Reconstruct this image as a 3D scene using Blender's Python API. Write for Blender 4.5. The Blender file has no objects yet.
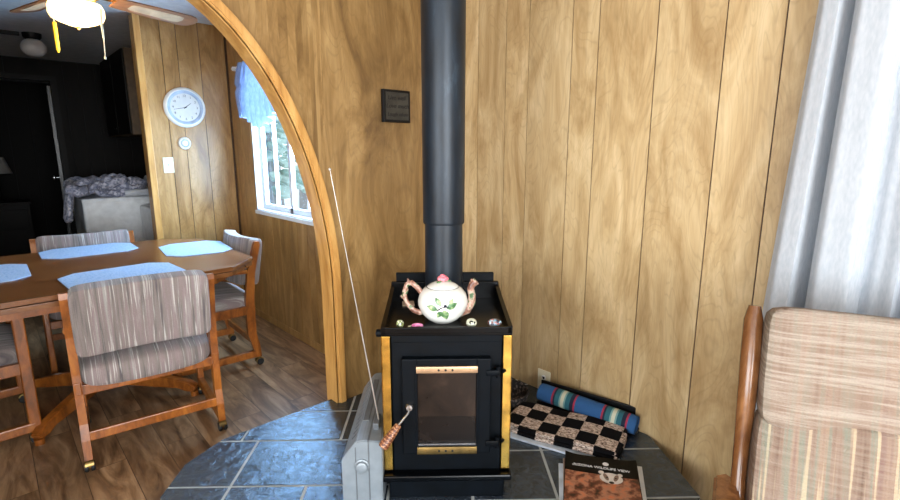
import bpy, bmesh, math, random
from math import sin, cos, pi, radians, sqrt, atan2, tan, hypot
from mathutils import Vector, Matrix
random.seed(7)
S = bpy.context.scene
COL = S.collection

# ------------------------------------------------------------------ materials
def lin(c):
    return tuple(((v/255)/12.92 if v/255 <= .04045 else ((v/255+.055)/1.055)**2.4) for v in c) + (1,)
class N:
    def __init__(s, name):
        s.m = bpy.data.materials.new(name); s.m.use_nodes = True
        s.t = s.m.node_tree; s.b = s.t.nodes['Principled BSDF']; s.out = s.t.nodes['Material Output']
    def n(s, typ, **kw):
        o = s.t.nodes.new(typ)
        for k, v in kw.items():
            if k in o.inputs.keys():
                o.inputs[k].default_value = v
            else: setattr(o, k, v)
        return o
    def l(s, a, b): s.t.links.new(a, b)
    def coord(s, scale=(1,1,1), rot=(0,0,0), kind='Object', distort=None):
        tc = s.n('ShaderNodeTexCoord'); mp = s.n('ShaderNodeMapping')
        mp.inputs['Scale'].default_value = scale; mp.inputs['Rotation'].default_value = rot
        s.l(tc.outputs[kind], mp.inputs['Vector']); return mp.outputs['Vector']
    def math(s, op, a, b=None, c=None):
        o = s.n('ShaderNodeMath', operation=op)
        for i, v in enumerate((a, b, c)):
            if v is None: continue
            if isinstance(v, (int, float)): o.inputs[i].default_value = v
            else: s.l(v, o.inputs[i])
        return o.outputs[0]
    def ramp(s, fac, stops):
        r = s.n('ShaderNodeValToRGB'); e = r.color_ramp.elements
        while len(e) < len(stops): e.new(.5)
        for i, (p, c) in enumerate(stops): e[i].position = p; e[i].color = lin(c) if max(c) > 1.01 or len(c) == 3 else c
        s.l(fac, r.inputs[0]); return r.outputs[0]
    def noise(s, vec, scale=5, detail=4, rough=.5, dist=0):
        o = s.n('ShaderNodeTexNoise'); o.inputs['Scale'].default_value = scale; o.inputs['Detail'].default_value = detail
        o.inputs['Roughness'].default_value = rough; o.inputs['Distortion'].default_value = dist
        if vec is not None: s.l(vec, o.inputs['Vector'])
        return o.outputs['Fac']
    def mix(s, fac, a, b, mode='MIX'):
        o = s.n('ShaderNodeMix', data_type='RGBA', blend_type=mode)
        for i, v in ((0, fac), (6, a), (7, b)):
            if isinstance(v, (int, float)): o.inputs[i].default_value = v
            elif isinstance(v, tuple): o.inputs[i].default_value = lin(v)
            else: s.l(v, o.inputs[i])
        return o.outputs[2]
    def col(s, c): s.l(c, s.b.inputs['Base Color'])
    def bump(s, h, strength=.3, dist=.002):
        b = s.n('ShaderNodeBump'); b.inputs['Strength'].default_value = strength; b.inputs['Distance'].default_value = dist
        s.l(h, b.inputs['Height']); s.l(b.outputs[0], s.b.inputs['Normal'])

def plain(name, c, rough=.5, metal=0, spec=.5, vary=.06, emit=None, es=0):
    n = N(name); v = n.noise(n.coord(), 18, 3)
    d = tuple(max(0, x*(1-vary*1.6)) for x in c); u = tuple(min(255, x*(1+vary)) for x in c)
    n.col(n.ramp(v, [(.3, d), (.7, u)]))
    n.b.inputs['Roughness'].default_value = rough; n.b.inputs['Metallic'].default_value = metal
    n.b.inputs['Specular IOR Level'].default_value = spec
    if emit: n.b.inputs['Emission Color'].default_value = lin(emit); n.b.inputs['Emission Strength'].default_value = es
    return n.m

def panel_wood(name, dark, mid, light, rough=.34, ringscale=1.0):
    """varnished birch ply: blotchy figure plus fine contour rings, running up the wall"""
    n = N(name)
    g = n.n('ShaderNodeNewGeometry')
    off = n.n('ShaderNodeVectorMath', operation='SCALE'); off.inputs['Scale'].default_value = 13.7
    cx = n.n('ShaderNodeCombineXYZ'); r = g.outputs['Random Per Island']
    n.l(r, cx.inputs[0]); n.l(r, cx.inputs[1]); n.l(r, cx.inputs[2]); n.l(cx.outputs[0], off.inputs[0])
    add = n.n('ShaderNodeVectorMath', operation='ADD')
    n.l(n.coord((1, 1, .28)), add.inputs[0]); n.l(off.outputs[0], add.inputs[1]); v = add.outputs[0]
    big = n.noise(v, 5.2*ringscale, 2.5, .5, .8)
    rings = n.math('FRACT', n.math('MULTIPLY', big, 22))
    rings = n.math('ABSOLUTE', n.math('SUBTRACT', rings, .5))           # 0 .. .5
    ringline = n.math('SUBTRACT', 1, n.math('SMOOTH_MIN', n.math('MULTIPLY', rings, 6.5), 1, .3))
    blotch = n.noise(v, 7, 5, .66, 1.1)
    add2 = n.n('ShaderNodeVectorMath', operation='ADD')
    n.l(n.coord((1, 1, .035)), add2.inputs[0]); n.l(off.outputs[0], add2.inputs[1])
    fine = n.noise(add2.outputs[0], 120, 4, .6)
    base = n.ramp(blotch, [(.32, dark), (.5, mid), (.68, light)])
    spots = n.ramp(n.noise(v, 3.1, 5, .6, 2.2), [(.24, (255, 255, 255)), (.4, (0, 0, 0))])
    base = n.mix(n.math('MULTIPLY', spots, .22), base, tuple(x*.82 for x in dark))
    base = n.mix(n.math('MULTIPLY', ringline, .2), base, tuple(x*.72 for x in dark))
    base = n.mix(n.math('MULTIPLY', n.math('SUBTRACT', fine, .3), .42), base, tuple(x*.66 for x in dark))
    tone = n.math('MULTIPLY_ADD', r, .14, .93)
    hsv = n.n('ShaderNodeHueSaturation'); n.l(base, hsv.inputs['Color']); n.l(tone, hsv.inputs['Value'])
    n.col(hsv.outputs[0])
    n.b.inputs['Roughness'].default_value = rough; n.b.inputs['Specular IOR Level'].default_value = .45 if max(mid) > 60 else .12
    n.bump(n.math('ADD', fine, blotch), .10, .0015)
    return n.m

def furn_wood(name, dark, mid, light, scale=(1, 1, 1), rough=.32):
    n = N(name); v = n.coord(scale)
    a = n.noise(v, 14, 5, .6, 1.2); b = n.noise(v, 70, 3, .6, .3)
    c = n.ramp(n.math('MULTIPLY_ADD', b, .25, n.math('MULTIPLY', a, .8)), [(.32, dark), (.52, mid), (.72, light)])
    n.col(c); n.b.inputs['Roughness'].default_value = rough; n.b.inputs['Specular IOR Level'].default_value = .5
    n.b.inputs['Coat Weight'].default_value = .25; n.b.inputs['Coat Roughness'].default_value = .2
    n.bump(b, .08, .001); return n.m

M = {}
M['panel_light'] = panel_wood('birch_panel', (160, 129, 86), (188, 160, 116), (210, 185, 143))
M['panel_sheet'] = panel_wood('amber_birch_sheet', (112, 83, 46), (146, 113, 68), (174, 141, 92), ringscale=.9)
M['panel_dining'] = panel_wood('dining_birch_panel', (132, 96, 52), (164, 124, 72), (188, 150, 98))
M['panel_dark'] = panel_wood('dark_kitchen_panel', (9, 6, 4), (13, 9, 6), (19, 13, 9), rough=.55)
M['groove'] = plain('panel_groove', (62, 40, 22), .7)
M['trim'] = furn_wood('oak_trim', (160, 108, 50), (196, 146, 80), (216, 172, 106), (1, 1, .12))
M['trim_dark'] = plain('dark_trim', (15, 11, 9), .55, 0, .2)
M['oak'] = furn_wood('honey_oak', (90, 48, 15), (138, 76, 26), (168, 102, 40), (1, 1, .35))
M['table_wood'] = furn_wood('table_oak', (88, 50, 22), (118, 72, 36), (142, 94, 54), (.28, 1, 1), .26)
M['armchair_wood'] = furn_wood('armchair_maple', (78, 46, 24), (112, 70, 38), (144, 98, 60), (1, 1, .25), .25)
M['blade_wood'] = furn_wood('fan_blade_wood', (96, 58, 32), (124, 78, 46), (144, 96, 60), (.4, 1, 1), .4)
M['cabinet_side'] = plain('cabinet_side_wood', (96, 74, 50), .5, vary=.1)
M['cane'] = plain('blade_cane', (176, 150, 118), .8)
M['ceiling'] = plain('ceiling_board', (206, 206, 206), .8, vary=.03)
M['door_dark'] = plain('dark_door_slab', (46, 42, 42), .35)
M['white'] = plain('white_plastic', (232, 232, 228), .35, vary=.02)
M['white_enamel'] = plain('white_enamel', (240, 243, 246), .3, vary=.03)
M['vinyl'] = plain('white_window_vinyl', (225, 230, 236), .35, vary=.02)
M['dial'] = plain('clock_dial', (206, 204, 198), .8, 0, .1, vary=.02)
M['greyring'] = plain('clock_ring_grey', (158, 170, 186), .4)
M['ivory'] = plain('ivory_plate', (226, 218, 190), .35, vary=.02)
M['dark'] = plain('dark_plastic', (12, 12, 14), .45, 0, .25)
M['nearblack'] = plain('black_void', (6, 6, 7), .8)
M['iron'] = plain('black_stove_iron', (3, 7, 12), .5, 0, .12, .3)
M['iron_gloss'] = plain('black_stove_enamel', (2, 3, 5), .25, 0, .2, .2)
M['brass'] = plain('polished_brass', (216, 172, 84), .24, .95, vary=.14)
M['brass_dull'] = plain('aged_brass', (150, 124, 76), .4, 1, vary=.15)
M['copper'] = plain('heated_copper', (206, 168, 132), .4, .8, vary=.06)
M['steel'] = plain('steel', (190, 190, 192), .25, 1)
M['antenna_steel'] = plain('tarnished_chrome', (182, 176, 170), .35, .6)
M['silver'] = plain('radio_silver', (128, 136, 142), .4, .2, vary=.04)
M['silver_dark'] = plain('radio_grey_plastic', (92, 96, 100), .45)
M['kettle'] = M['white']
M['cloth_blue'] = None

def pipe_mat():
    n = N('stove_pipe_black'); v = n.coord((1, 1, .25)); a = n.noise(v, 14, 5, .65); b = n.noise(n.coord(), 90, 2)
    n.col(n.ramp(a, [(.3, (12, 18, 25)), (.6, (26, 37, 48)), (.82, (62, 76, 88))]))
    n.b.inputs['Roughness'].default_value = .42; n.b.inputs['Metallic'].default_value = .25; n.bump(a, .12, .002); return n.m
M['pipe'] = pipe_mat()

def floor_mat():
    n = N('vinyl_plank_floor')
    v = n.coord(rot=(0, 0, radians(90)))
    br = n.n('ShaderNodeTexBrick'); br.offset = .37; br.inputs['Scale'].default_value = 1
    br.inputs['Brick Width'].default_value = 1.22; br.inputs['Row Height'].default_value = .152
    br.inputs['Mortar Size'].default_value = .0016; br.inputs['Mortar Smooth'].default_value = .1; br.inputs['Bias'].default_value = 0
    br.inputs['Color1'].default_value = (0, 0, 0, 1); br.inputs['Color2'].default_value = (1, 1, 1, 1); br.inputs['Mortar'].default_value = (.5, .5, .5, 1)
    n.l(v, br.inputs['Vector'])
    add = n.n('ShaderNodeVectorMath', operation='ADD'); sc = n.n('ShaderNodeVectorMath', operation='SCALE'); sc.inputs['Scale'].default_value = 7
    n.l(br.outputs['Color'], sc.inputs[0]); n.l(n.coord((1, .16, 1)), add.inputs[0]); n.l(sc.outputs[0], add.inputs[1])
    g = n.noise(add.outputs[0], 13, 5, .6, 1.5); f = n.noise(add.outputs[0], 75, 3, .6)
    c = n.ramp(g, [(.28, (78, 54, 34)), (.46, (132, 99, 68)), (.66, (174, 138, 101)), (.8, (198, 164, 126))])
    c = n.mix(n.math('MULTIPLY', f, .3), c, (58, 40, 30))
    rgb = n.n('ShaderNodeRGBToBW'); n.l(br.outputs['Color'], rgb.inputs[0])
    hsv = n.n('ShaderNodeHueSaturation'); n.l(c, hsv.inputs['Color']); n.l(n.math('MULTIPLY_ADD', rgb.outputs[0], .4, .8), hsv.inputs['Value'])
    c = n.mix(n.math('MULTIPLY', br.outputs['Fac'], .75), hsv.outputs[0], (40, 28, 20)); n.col(c)
    n.b.inputs['Roughness'].default_value = .36
    n.bump(n.math('SUBTRACT', f, br.outputs['Fac']), .12, .001); return n.m
M['floor'] = floor_mat()

def slate_mat():
    n = N('slate_tile'); v = n.coord()
    a = n.noise(v, 22, 6, .65, 1.2); b = n.noise(v, 5, 3, .5)
    g = n.n('ShaderNodeNewGeometry')
    c = n.ramp(a, [(.3, (34, 38, 44)), (.6, (50, 56, 64)), (.8, (84, 90, 98))])
    hsv = n.n('ShaderNodeHueSaturation'); n.l(c, hsv.inputs['Color'])
    n.l(n.math('MULTIPLY_ADD', g.outputs['Random Per Island'], .35, .8), hsv.inputs['Value']); n.col(hsv.outputs[0])
    n.b.inputs['Roughness'].default_value = .25; n.b.inputs['Specular IOR Level'].default_value = 1.0; n.b.inputs['Specular Tint'].default_value = (.55, .78, 1, 1)
    n.bump(n.math('ADD', a, n.math('MULTIPLY', b, 1.2)), .55, .006); return n.m
M['slate'] = slate_mat()
M['grout'] = plain('grout', (168, 170, 166), .8)

def stripe_fabric(name, cols, axis=0, freq=26, slub=(214, 210, 202), rough=.9, slubamt=.72):
    n = N(name); sx = [1.2, 1.2, 1.2]; sx[axis] = freq; sx2 = [2.2]*3; sx2[axis] = freq*3.2
    a = n.noise(n.coord(tuple(sx)), 1.6, 3, .6); b = n.noise(n.coord(tuple(sx2)), 1.5, 3, .6, .15); w = n.noise(n.coord(), 260, 2)
    k = len(cols); c = n.ramp(a, [(.3+.4*i/(k-1), cc) for i, cc in enumerate(cols)])
    s = n.ramp(b, [(.56, (0, 0, 0)), (.66, (255, 255, 255))])
    c = n.mix(n.math('MULTIPLY', s, slubamt), c, slub)
    c = n.mix(n.math('MULTIPLY', w, .35), c, tuple(x*.6 for x in cols[0]))
    n.col(c); n.b.inputs['Roughness'].default_value = rough; n.b.inputs['Specular IOR Level'].default_value = .15
    n.b.inputs['Sheen Weight'].default_value = .2
    n.bump(n.math('ADD', w, b), .5, .003); return n.m
M['chair_fabric'] = stripe_fabric('grey_striped_upholstery', [(92, 84, 86), (134, 124, 118), (146, 128, 126), (164, 160, 154)])

def armchair_fabric(name, horiz):
    n = N(name)
    # warp stripes across the width, weft ribs up the back
    a = n.noise(n.coord((1, 18, .6)), 1.7, 3, .6); ribs = n.noise(n.coord((.8, 2.5, 62)), 1.8, 3, .65); w = n.noise(n.coord((1, 1, 1.5)), 210, 2)
    c = n.ramp(a, [(.32, (100, 82, 70)), (.44, (136, 116, 102)), (.52, (118, 126, 112)), (.6, (148, 126, 108)), (.7, (124, 100, 92))])
    r = n.ramp(ribs, [(.42, (0, 0, 0)), (.62, (255, 255, 255))])
    if horiz: c = n.mix(.55, c, (140, 122, 108))
    c = n.mix(n.math('MULTIPLY', r, .7 if horiz else .25), c, (176, 166, 152))
    if not horiz:
        st = n.ramp(n.noise(n.coord((1, 42, 1)), 1.5, 2), [(.58, (0, 0, 0)), (.64, (255, 255, 255))]); c = n.mix(n.math('MULTIPLY', st, .5), c, (214, 196, 160))
    c = n.mix(n.math('MULTIPLY', w, .45), c, (128, 100, 84)); n.col(c)
    n.b.inputs['Roughness'].default_value = .95; n.b.inputs['Specular IOR Level'].default_value = .1
    n.bump(n.math('ADD', w, ribs), .7, .004); return n.m
M['arm_top'] = armchair_fabric('tan_ribbed_upholstery', True)
M['arm_low'] = armchair_fabric('tan_striped_upholstery', False)

def placemat_mat():
    n = N('blue_quilted_placemat'); v = n.coord(); vo = n.n('ShaderNodeTexVoronoi'); vo.inputs['Scale'].default_value = 90; n.l(v, vo.inputs['Vector'])
    n.col(n.ramp(vo.outputs['Distance'], [(.05, (112, 146, 186)), (.5, (158, 182, 212))])); n.b.inputs['Roughness'].default_value = .85
    n.bump(vo.outputs['Distance'], .5, .003); return n.m
M['placemat'] = placemat_mat()
M['placemat_back'] = plain('placemat_backing', (170, 150, 134), .9)

def curtain_mat(name, c1, c2, trans=.5, alpha=1):
    n = N(name); w = n.noise(n.coord((1, 1, .3)), 120, 3); col = n.ramp(w, [(.3, c1), (.7, c2)])
    n.col(col); n.b.inputs['Roughness'].default_value = .9; n.b.inputs['Specular IOR Level'].default_value = .1
    tr = n.n('ShaderNodeBsdfTranslucent'); n.l(col, tr.inputs[0]); mx = n.n('ShaderNodeMixShader'); mx.inputs[0].default_value = trans
    n.l(n.b.outputs[0], mx.inputs[1]); n.l(tr.outputs[0], mx.inputs[2]); last = mx.outputs[0]
    if alpha < 1:
        tp = n.n('ShaderNodeBsdfTransparent'); m2 = n.n('ShaderNodeMixShader'); m2.inputs[0].default_value = alpha
        n.l(tp.outputs[0], m2.inputs[1]); n.l(last, m2.inputs[2]); last = m2.outputs[0]
    n.l(last, n.out.inputs[0]); return n.m
M['curtain'] = curtain_mat('sheer_white_curtain', (176, 182, 188), (192, 195, 200), .06)
M['valance'] = curtain_mat('blue_ruffled_valance', (124, 146, 186), (150, 170, 204), .10, .94)

def glass_mat():
    n = N('window_glass'); tp = n.n('ShaderNodeBsdfTransparent'); gl = n.n('ShaderNodeBsdfGlossy'); gl.inputs['Roughness'].default_value = .02
    mx = n.n('ShaderNodeMixShader'); mx.inputs[0].default_value = .05
    n.l(tp.outputs[0], mx.inputs[1]); n.l(gl.outputs[0], mx.inputs[2]); n.l(mx.outputs[0], n.out.inputs[0]); return n.m
M['glass'] = glass_mat()

def stoveglass():
    n = N('sooty_stove_glass'); a = n.noise(n.coord((1, 1, 1)), 7, 5, .6, .6)
    sep = n.n('ShaderNodeSeparateXYZ'); tc = n.n('ShaderNodeTexCoord'); n.l(tc.outputs['Object'], sep.inputs[0])
    c = n.ramp(a, [(.3, (20, 15, 13)), (.55, (38, 29, 24)), (.75, (62, 48, 40))])
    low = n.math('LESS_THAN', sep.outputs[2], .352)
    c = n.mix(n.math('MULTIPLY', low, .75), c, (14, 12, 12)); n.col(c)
    n.b.inputs['Roughness'].default_value = .2; n.b.inputs['Specular IOR Level'].default_value = .25; return n.m
M['stoveglass'] = stoveglass()
def handle_mat():
    n = N('carved_handle_wood'); w = n.n('ShaderNodeTexWave'); w.bands_direction = 'Z'; w.wave_profile = 'TRI'
    w.inputs['Scale'].default_value = 26; w.inputs['Distortion'].default_value = 6; w.inputs['Detail Scale'].default_value = 6; n.l(n.coord(), w.inputs['Vector'])
    n.col(n.ramp(w.outputs['Fac'], [(.25, (84, 42, 22)), (.7, (128, 72, 40)), (.95, (196, 146, 106))])); n.b.inputs['Roughness'].default_value = .4; return n.m
M['handle_wood'] = handle_mat()

def blotch(name, stops, scale=60, rough=.3, detail=3):
    n = N(name); n.col(n.ramp(n.noise(n.coord(), scale, detail), stops)); n.b.inputs['Roughness'].default_value = rough; return n.m
def hard_blotch(name, stops, scale=60, rough=.3):
    n = N(name); v = n.n('ShaderNodeTexVoronoi'); v.inputs['Scale'].default_value = scale; n.l(n.coord(), v.inputs['Vector'])
    bw = n.n('ShaderNodeRGBToBW'); n.l(v.outputs['Color'], bw.inputs[0]); n.col(n.ramp(bw.outputs[0], stops)); n.b.inputs['Roughness'].default_value = rough; return n.m
M['china'] = plain('glazed_china', (226, 224, 216), .12, vary=.02)
M['twig'] = blotch('painted_twig', [(.35, (104, 66, 52)), (.46, (158, 116, 98)), (.54, (196, 168, 150)), (.6, (84, 110, 72)), (.7, (50, 80, 48))], 34)
M['rose'] = blotch('pink_rose_glaze', [(.3, (206, 88, 106)), (.7, (238, 146, 156))], 40)
M['leaf'] = blotch('green_leaf_glaze', [(.3, (44, 84, 50)), (.5, (92, 132, 84)), (.7, (186, 198, 150))], 55)
M['cherry'] = plain('dark_glaze', (22, 26, 40), .15)
M['pebble_green'] = hard_blotch('green_patterned_ceramic', [(.3, (36, 56, 30)), (.5, (150, 160, 70)), (.7, (226, 224, 190))], 170)
M['pebble_pink'] = hard_blotch('pink_shell_glaze', [(.3, (206, 90, 150)), (.6, (236, 150, 190))], 60)
M['pebble_cream'] = plain('cream_stone', (206, 206, 182), .3)
M['pebble_multi'] = hard_blotch('mixed_colour_stone', [(.2, (40, 48, 60)), (.4, (206, 210, 214)), (.52, (96, 164, 182)), (.64, (196, 120, 110)), (.8, (80, 50, 44))], 150)
M['tan_tile'] = plain('tan_tile', (176, 152, 128), .5)
M['rubber'] = plain('black_rubber', (18, 18, 18), .6)
M['paper'] = plain('white_paper', (214, 214, 212), .6, vary=.03)
M['board'] = plain('white_board', (196, 204, 214), .5)
M['cover_black'] = plain('magazine_black_cover', (4, 4, 5), .35, 0, .12)
M['photo_fur'] = blotch('cover_photo_fur', [(.32, (40, 18, 12)), (.45, (112, 56, 36)), (.56, (164, 112, 86)), (.7, (196, 104, 60))], 34, .3, 6)
M['photo_white'] = plain('cover_photo_white', (214, 204, 194), .3)
M['photo_grey'] = plain('cover_photo_grey', (124, 98, 84), .3)
M['letter'] = plain('white_lettering', (232, 232, 232), .4)
M['letter_dark'] = plain('dark_lettering', (12, 12, 14), .5)
M['plaque'] = plain('charcoal_plaque', (58, 56, 50), .6, vary=.15)
M['cardboard'] = plain('cardboard', (112, 88, 66), .8)
M['laundry'] = hard_blotch('patterned_laundry', [(.3, (130, 134, 156)), (.5, (168, 170, 190)), (.7, (206, 206, 220))], 60, .9)
M['towel'] = plain('pale_towel', (196, 200, 208), .9)
M['machine_side'] = plain('washer_shadow_front', (60, 62, 66), .4)
M['chain'] = plain('cream_pull_cord', (232, 224, 200), .6)
M['tassel'] = plain('yellow_tassel', (232, 186, 40), .7)
M['opal'] = plain('opal_glass_off', (196, 192, 190), .12, vary=.02)
M['bowl'] = plain('lit_opal_glass', (255, 240, 205), .3, emit=(255, 214, 138), es=2.6)
M['pebble_dark'] = plain('dark_swirl', (20, 24, 26), .3)
M['basket'] = hard_blotch('black_open_weave', [(.45, (14, 12, 11)), (.62, (34, 28, 26)), (.8, (104, 90, 84))], 95, .8)
M['bark'] = plain('glare_pale_bark', (150, 150, 150), .9)  # overexposed daylight is put into the pale bark and foliage colours
M['foliage'] = blotch('pale_conifer_foliage', [(.3, (150, 190, 180)), (.7, (214, 232, 226))], 3, .9)
M['pale_ground'] = plain('bright_ground', (226, 232, 236), .9)
M['shade'] = plain('lamp_shade_cloth', (150, 146, 142), .8)
M['seatdark'] = M['dark']

def blanket():
    n = N('blue_striped_blanket'); tc = n.n('ShaderNodeTexCoord'); s = n.n('ShaderNodeSeparateXYZ'); n.l(tc.outputs['Object'], s.inputs[0])
    f = n.math('FRACT', n.math('MULTIPLY_ADD', s.outputs[0], 3.85, .06))
    r = n.n('ShaderNodeValToRGB'); r.color_ramp.interpolation = 'CONSTANT'; e = r.color_ramp.elements
    st = [(0, (40, 88, 140)), (.40, (150, 40, 66)), (.435, (24, 30, 52)), (.47, (36, 96, 108)), (.56, (120, 160, 156)), (.59, (206, 204, 178)), (.66, (120, 160, 156)), (.69, (36, 96, 108)), (.78, (22, 28, 50)), (.85, (160, 44, 70)), (.885, (40, 88, 140))]
    while len(e) < len(st): e.new(.5)
    for i, (p, c) in enumerate(st): e[i].position = p; e[i].color = lin(c)
    n.l(f, r.inputs[0]); w = n.noise(n.coord(), 300, 2); n.col(n.mix(n.math('MULTIPLY', w, .3), r.outputs[0], (20, 40, 60)))
    n.b.inputs['Roughness'].default_value = .9; n.bump(w, .4, .002); return n.m
M['blanket'] = blanket()
def checker_rug():
    n = N('black_tan_checkered_weave'); v = n.coord()
    c = n.n('ShaderNodeTexChecker'); c.inputs['Scale'].default_value = 1/.088; c.inputs['Color1'].default_value = (0, 0, 0, 1); c.inputs['Color2'].default_value = (1, 1, 1, 1)
    mp = n.n('ShaderNodeMapping'); mp.inputs['Location'].default_value = (.013, .02, .5); tc = n.n('ShaderNodeTexCoord'); n.l(tc.outputs['Object'], mp.inputs[0])
    mp.inputs['Scale'].default_value = (1, 1, .0); n.l(mp.outputs[0], c.inputs['Vector'])
    wv = n.noise(n.coord((70, 260, 260)), 1, 3, .7)
    tan_ = n.ramp(wv, [(.38, (40, 28, 26)), (.47, (160, 136, 120)), (.56, (226, 208, 194))])
    n.col(n.mix(c.outputs['Color'], (14, 13, 15), tan_)); n.b.inputs['Roughness'].default_value = .95; n.b.inputs['Specular IOR Level'].default_value = .1
    n.bump(wv, .8, .004); return n.m
M['rug'] = checker_rug()

# ------------------------------------------------------------------ mesh helpers
def RZ(a): return Matrix.Rotation(a, 4, 'Z')
def RX(a): return Matrix.Rotation(a, 4, 'X')
def RY(a): return Matrix.Rotation(a, 4, 'Y')
def T(*v): return Matrix.Translation(Vector(v))
class MB:
    def __init__(s): s.bm = bmesh.new()
    def _fin(s, faces, mi, smooth=False):
        for f in faces: f.material_index = mi; f.smooth = smooth
    def box(s, c, d, rot=None, mi=0, bev=0, seg=2):
        b = bmesh.new(); bmesh.ops.create_cube(b, size=1)
        bmesh.ops.scale(b, vec=d, verts=b.verts)
        if bev: bmesh.ops.bevel(b, geom=b.edges[:], offset=min(bev, min(d)*.49), segments=seg, affect='EDGES', profile=.5)
        mt = T(*c) @ (rot if rot is not None else Matrix.Identity(4)); bmesh.ops.transform(b, matrix=mt, verts=b.verts)
        s._merge(b, mi, bev > 0 and seg > 2); return s
    def bx(s, x0, x1, y0, y1, z0, z1, mi=0, bev=0): return s.box(((x0+x1)/2, (y0+y1)/2, (z0+z1)/2), (abs(x1-x0), abs(y1-y0), abs(z1-z0)), mi=mi, bev=bev)
    def _merge(s, b, mi, smooth):
        vm = {v: s.bm.verts.new(v.co) for v in b.verts}
        for f in b.faces:
            try: nf = s.bm.faces.new([vm[v] for v in f.verts])
            except ValueError: continue
            nf.material_index = mi; nf.smooth = smooth
        b.free()
    def lathe(s, prof, seg=24, mat=None, mi=0, smooth=True, cap=True):
        rings = []; mat = mat or Matrix.Identity(4)
        for r, z in prof:
            if r < 1e-6: rings.append([s.bm.verts.new(mat @ Vector((0, 0, z)))])
            else: rings.append([s.bm.verts.new(mat @ Vector((r*cos(2*pi*i/seg), r*sin(2*pi*i/seg), z))) for i in range(seg)])
        fs = []
        for a, b in zip(rings, rings[1:]):
            for i in range(seg):
                j = (i+1) % seg
                vs = [a[i % len(a)], a[j % len(a)], b[j % len(b)], b[i % len(b)]]
                u = []
                for v in vs:
                    if v not in u: u.append(v)
                if len(u) > 2: fs.append(s.bm.faces.new(u))
        for ring, fl in ((rings[0], True), (rings[-1], False)):
            if cap and len(ring) > 2: fs.append(s.bm.faces.new(ring[::-1] if fl else ring))
        s._fin(fs, mi, smooth); return s
    def cyl(s, p0, p1, r, seg=16, mi=0, r1=None):
        return s.tube([p0, p1], [r, r if r1 is None else r1], seg, mi)
    def tube(s, pts, rad, seg=12, mi=0, flat=None):
        """round (or rectangular when flat=(w,h)) section swept along pts"""
        pts = [Vector(p) for p in pts]; n = len(pts)
        if isinstance(rad, (int, float)): rad = [rad]*n
        rings = []; up = None
        for i, p in enumerate(pts):
            d = (pts[min(i+1, n-1)] - pts[max(i-1, 0)]).normalized()
            if up is None:
                up = Vector((0, 0, 1)) if abs(d.z) < .9 else Vector((1, 0, 0))
            x = d.cross(up).normalized(); y = x.cross(d).normalized(); up = y
            rings.append([s.bm.verts.new(p + rad[i]*(cos(2*pi*k/seg)*x + sin(2*pi*k/seg)*y)) for k in range(seg)])
        fs = []
        for a, b in zip(rings, rings[1:]):
            for k in range(seg): fs.append(s.bm.faces.new([a[k], a[(k+1) % seg], b[(k+1) % seg], b[k]]))
        fs.append(s.bm.faces.new(rings[0][::-1])); fs.append(s.bm.faces.new(rings[-1])); s._fin(fs, mi, seg > 4)
        fs[-1].smooth = fs[-2].smooth = False; return s
    def prism(s, poly, z0, z1, mat=None, mi=0, bev=0):
        b = bmesh.new(); mat = mat or Matrix.Identity(4)
        lo = [b.verts.new((x, y, z0)) for x, y in poly]; hi = [b.verts.new((x, y, z1)) for x, y in poly]
        n = len(poly); b.faces.new(lo[::-1]); b.faces.new(hi)
        for i in range(n): b.faces.new([lo[i], lo[(i+1) % n], hi[(i+1) % n], hi[i]])
        bmesh.ops.recalc_face_normals(b, faces=b.faces)
        if bev: bmesh.ops.bevel(b, geom=b.edges[:], offset=bev, segments=2, affect='EDGES')
        bmesh.ops.transform(b, matrix=mat, verts=b.verts); s._merge(b, mi, False); return s
    def grid(s, nu, nv, fn, mi=0, smooth=True, close=False):
        vs = [[s.bm.verts.new(fn(i/(nu-1), j/(nv-1))) for j in range(nv)] for i in range(nu)]; fs = []
        for i in range(nu-1):
            for j in range(nv-1): fs.append(s.bm.faces.new([vs[i][j], vs[i+1][j], vs[i+1][j+1], vs[i][j+1]]))
        s._fin(fs, mi, smooth); return s
    def pad(s, c, d, rot=None, mi=0, puff=.35, n=10, fn=None, sq=8):
        """a soft rounded cushion (superellipsoid), optional deform fn on local coords"""
        b = bmesh.new(); bmesh.ops.create_cube(b, size=2); bmesh.ops.subdivide_edges(b, edges=b.edges[:], cuts=n, use_grid_fill=True)
        for v in b.verts:
            x, y, z = v.co; p = puff
            q = [x, y, z]
            # sphere-ify blend
            L = (abs(x)**sq+abs(y)**sq+abs(z)**sq)**(1/sq); q = [x/L, y/L, z/L] if L else q
            dd = sqrt(q[0]**2+q[1]**2+q[2]**2); e = 1/dd; p = 0 if sq < 3 else p
            k = p*.6; v.co = Vector((q[0]*((1-k)+k*e*1.25), q[1]*((1-k)+k*e*1.25), q[2]*((1-k)+k*e*1.25)))
            v.co = Vector((v.co.x*d[0]/2, v.co.y*d[1]/2, v.co.z*d[2]/2))
            if fn: v.co = Vector(fn(v.co))
        mt = T(*c) @ (rot if rot is not None else Matrix.Identity(4)); bmesh.ops.transform(b, matrix=mt, verts=b.verts)
        s._merge(b, mi, True); return s
    def build(s, name, mats, parent=None, loc=None, rot=None, noise=None):
        bmesh.ops.recalc_face_normals(s.bm, faces=s.bm.faces)
        me = bpy.data.meshes.new(name); s.bm.to_mesh(me); s.bm.free()
        if any(f.use_smooth for f in me.polygons): me.set_sharp_from_angle(angle=radians(38))
        for m in (mats if isinstance(mats, (list, tuple)) else [mats]): me.materials.append(m)
        o = bpy.data.objects.new(name, me); COL.objects.link(o)
        if parent is not None: o.parent = parent
        if loc is not None: o.location = loc
        if rot is not None: o.rotation_euler = rot
        return o
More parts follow.
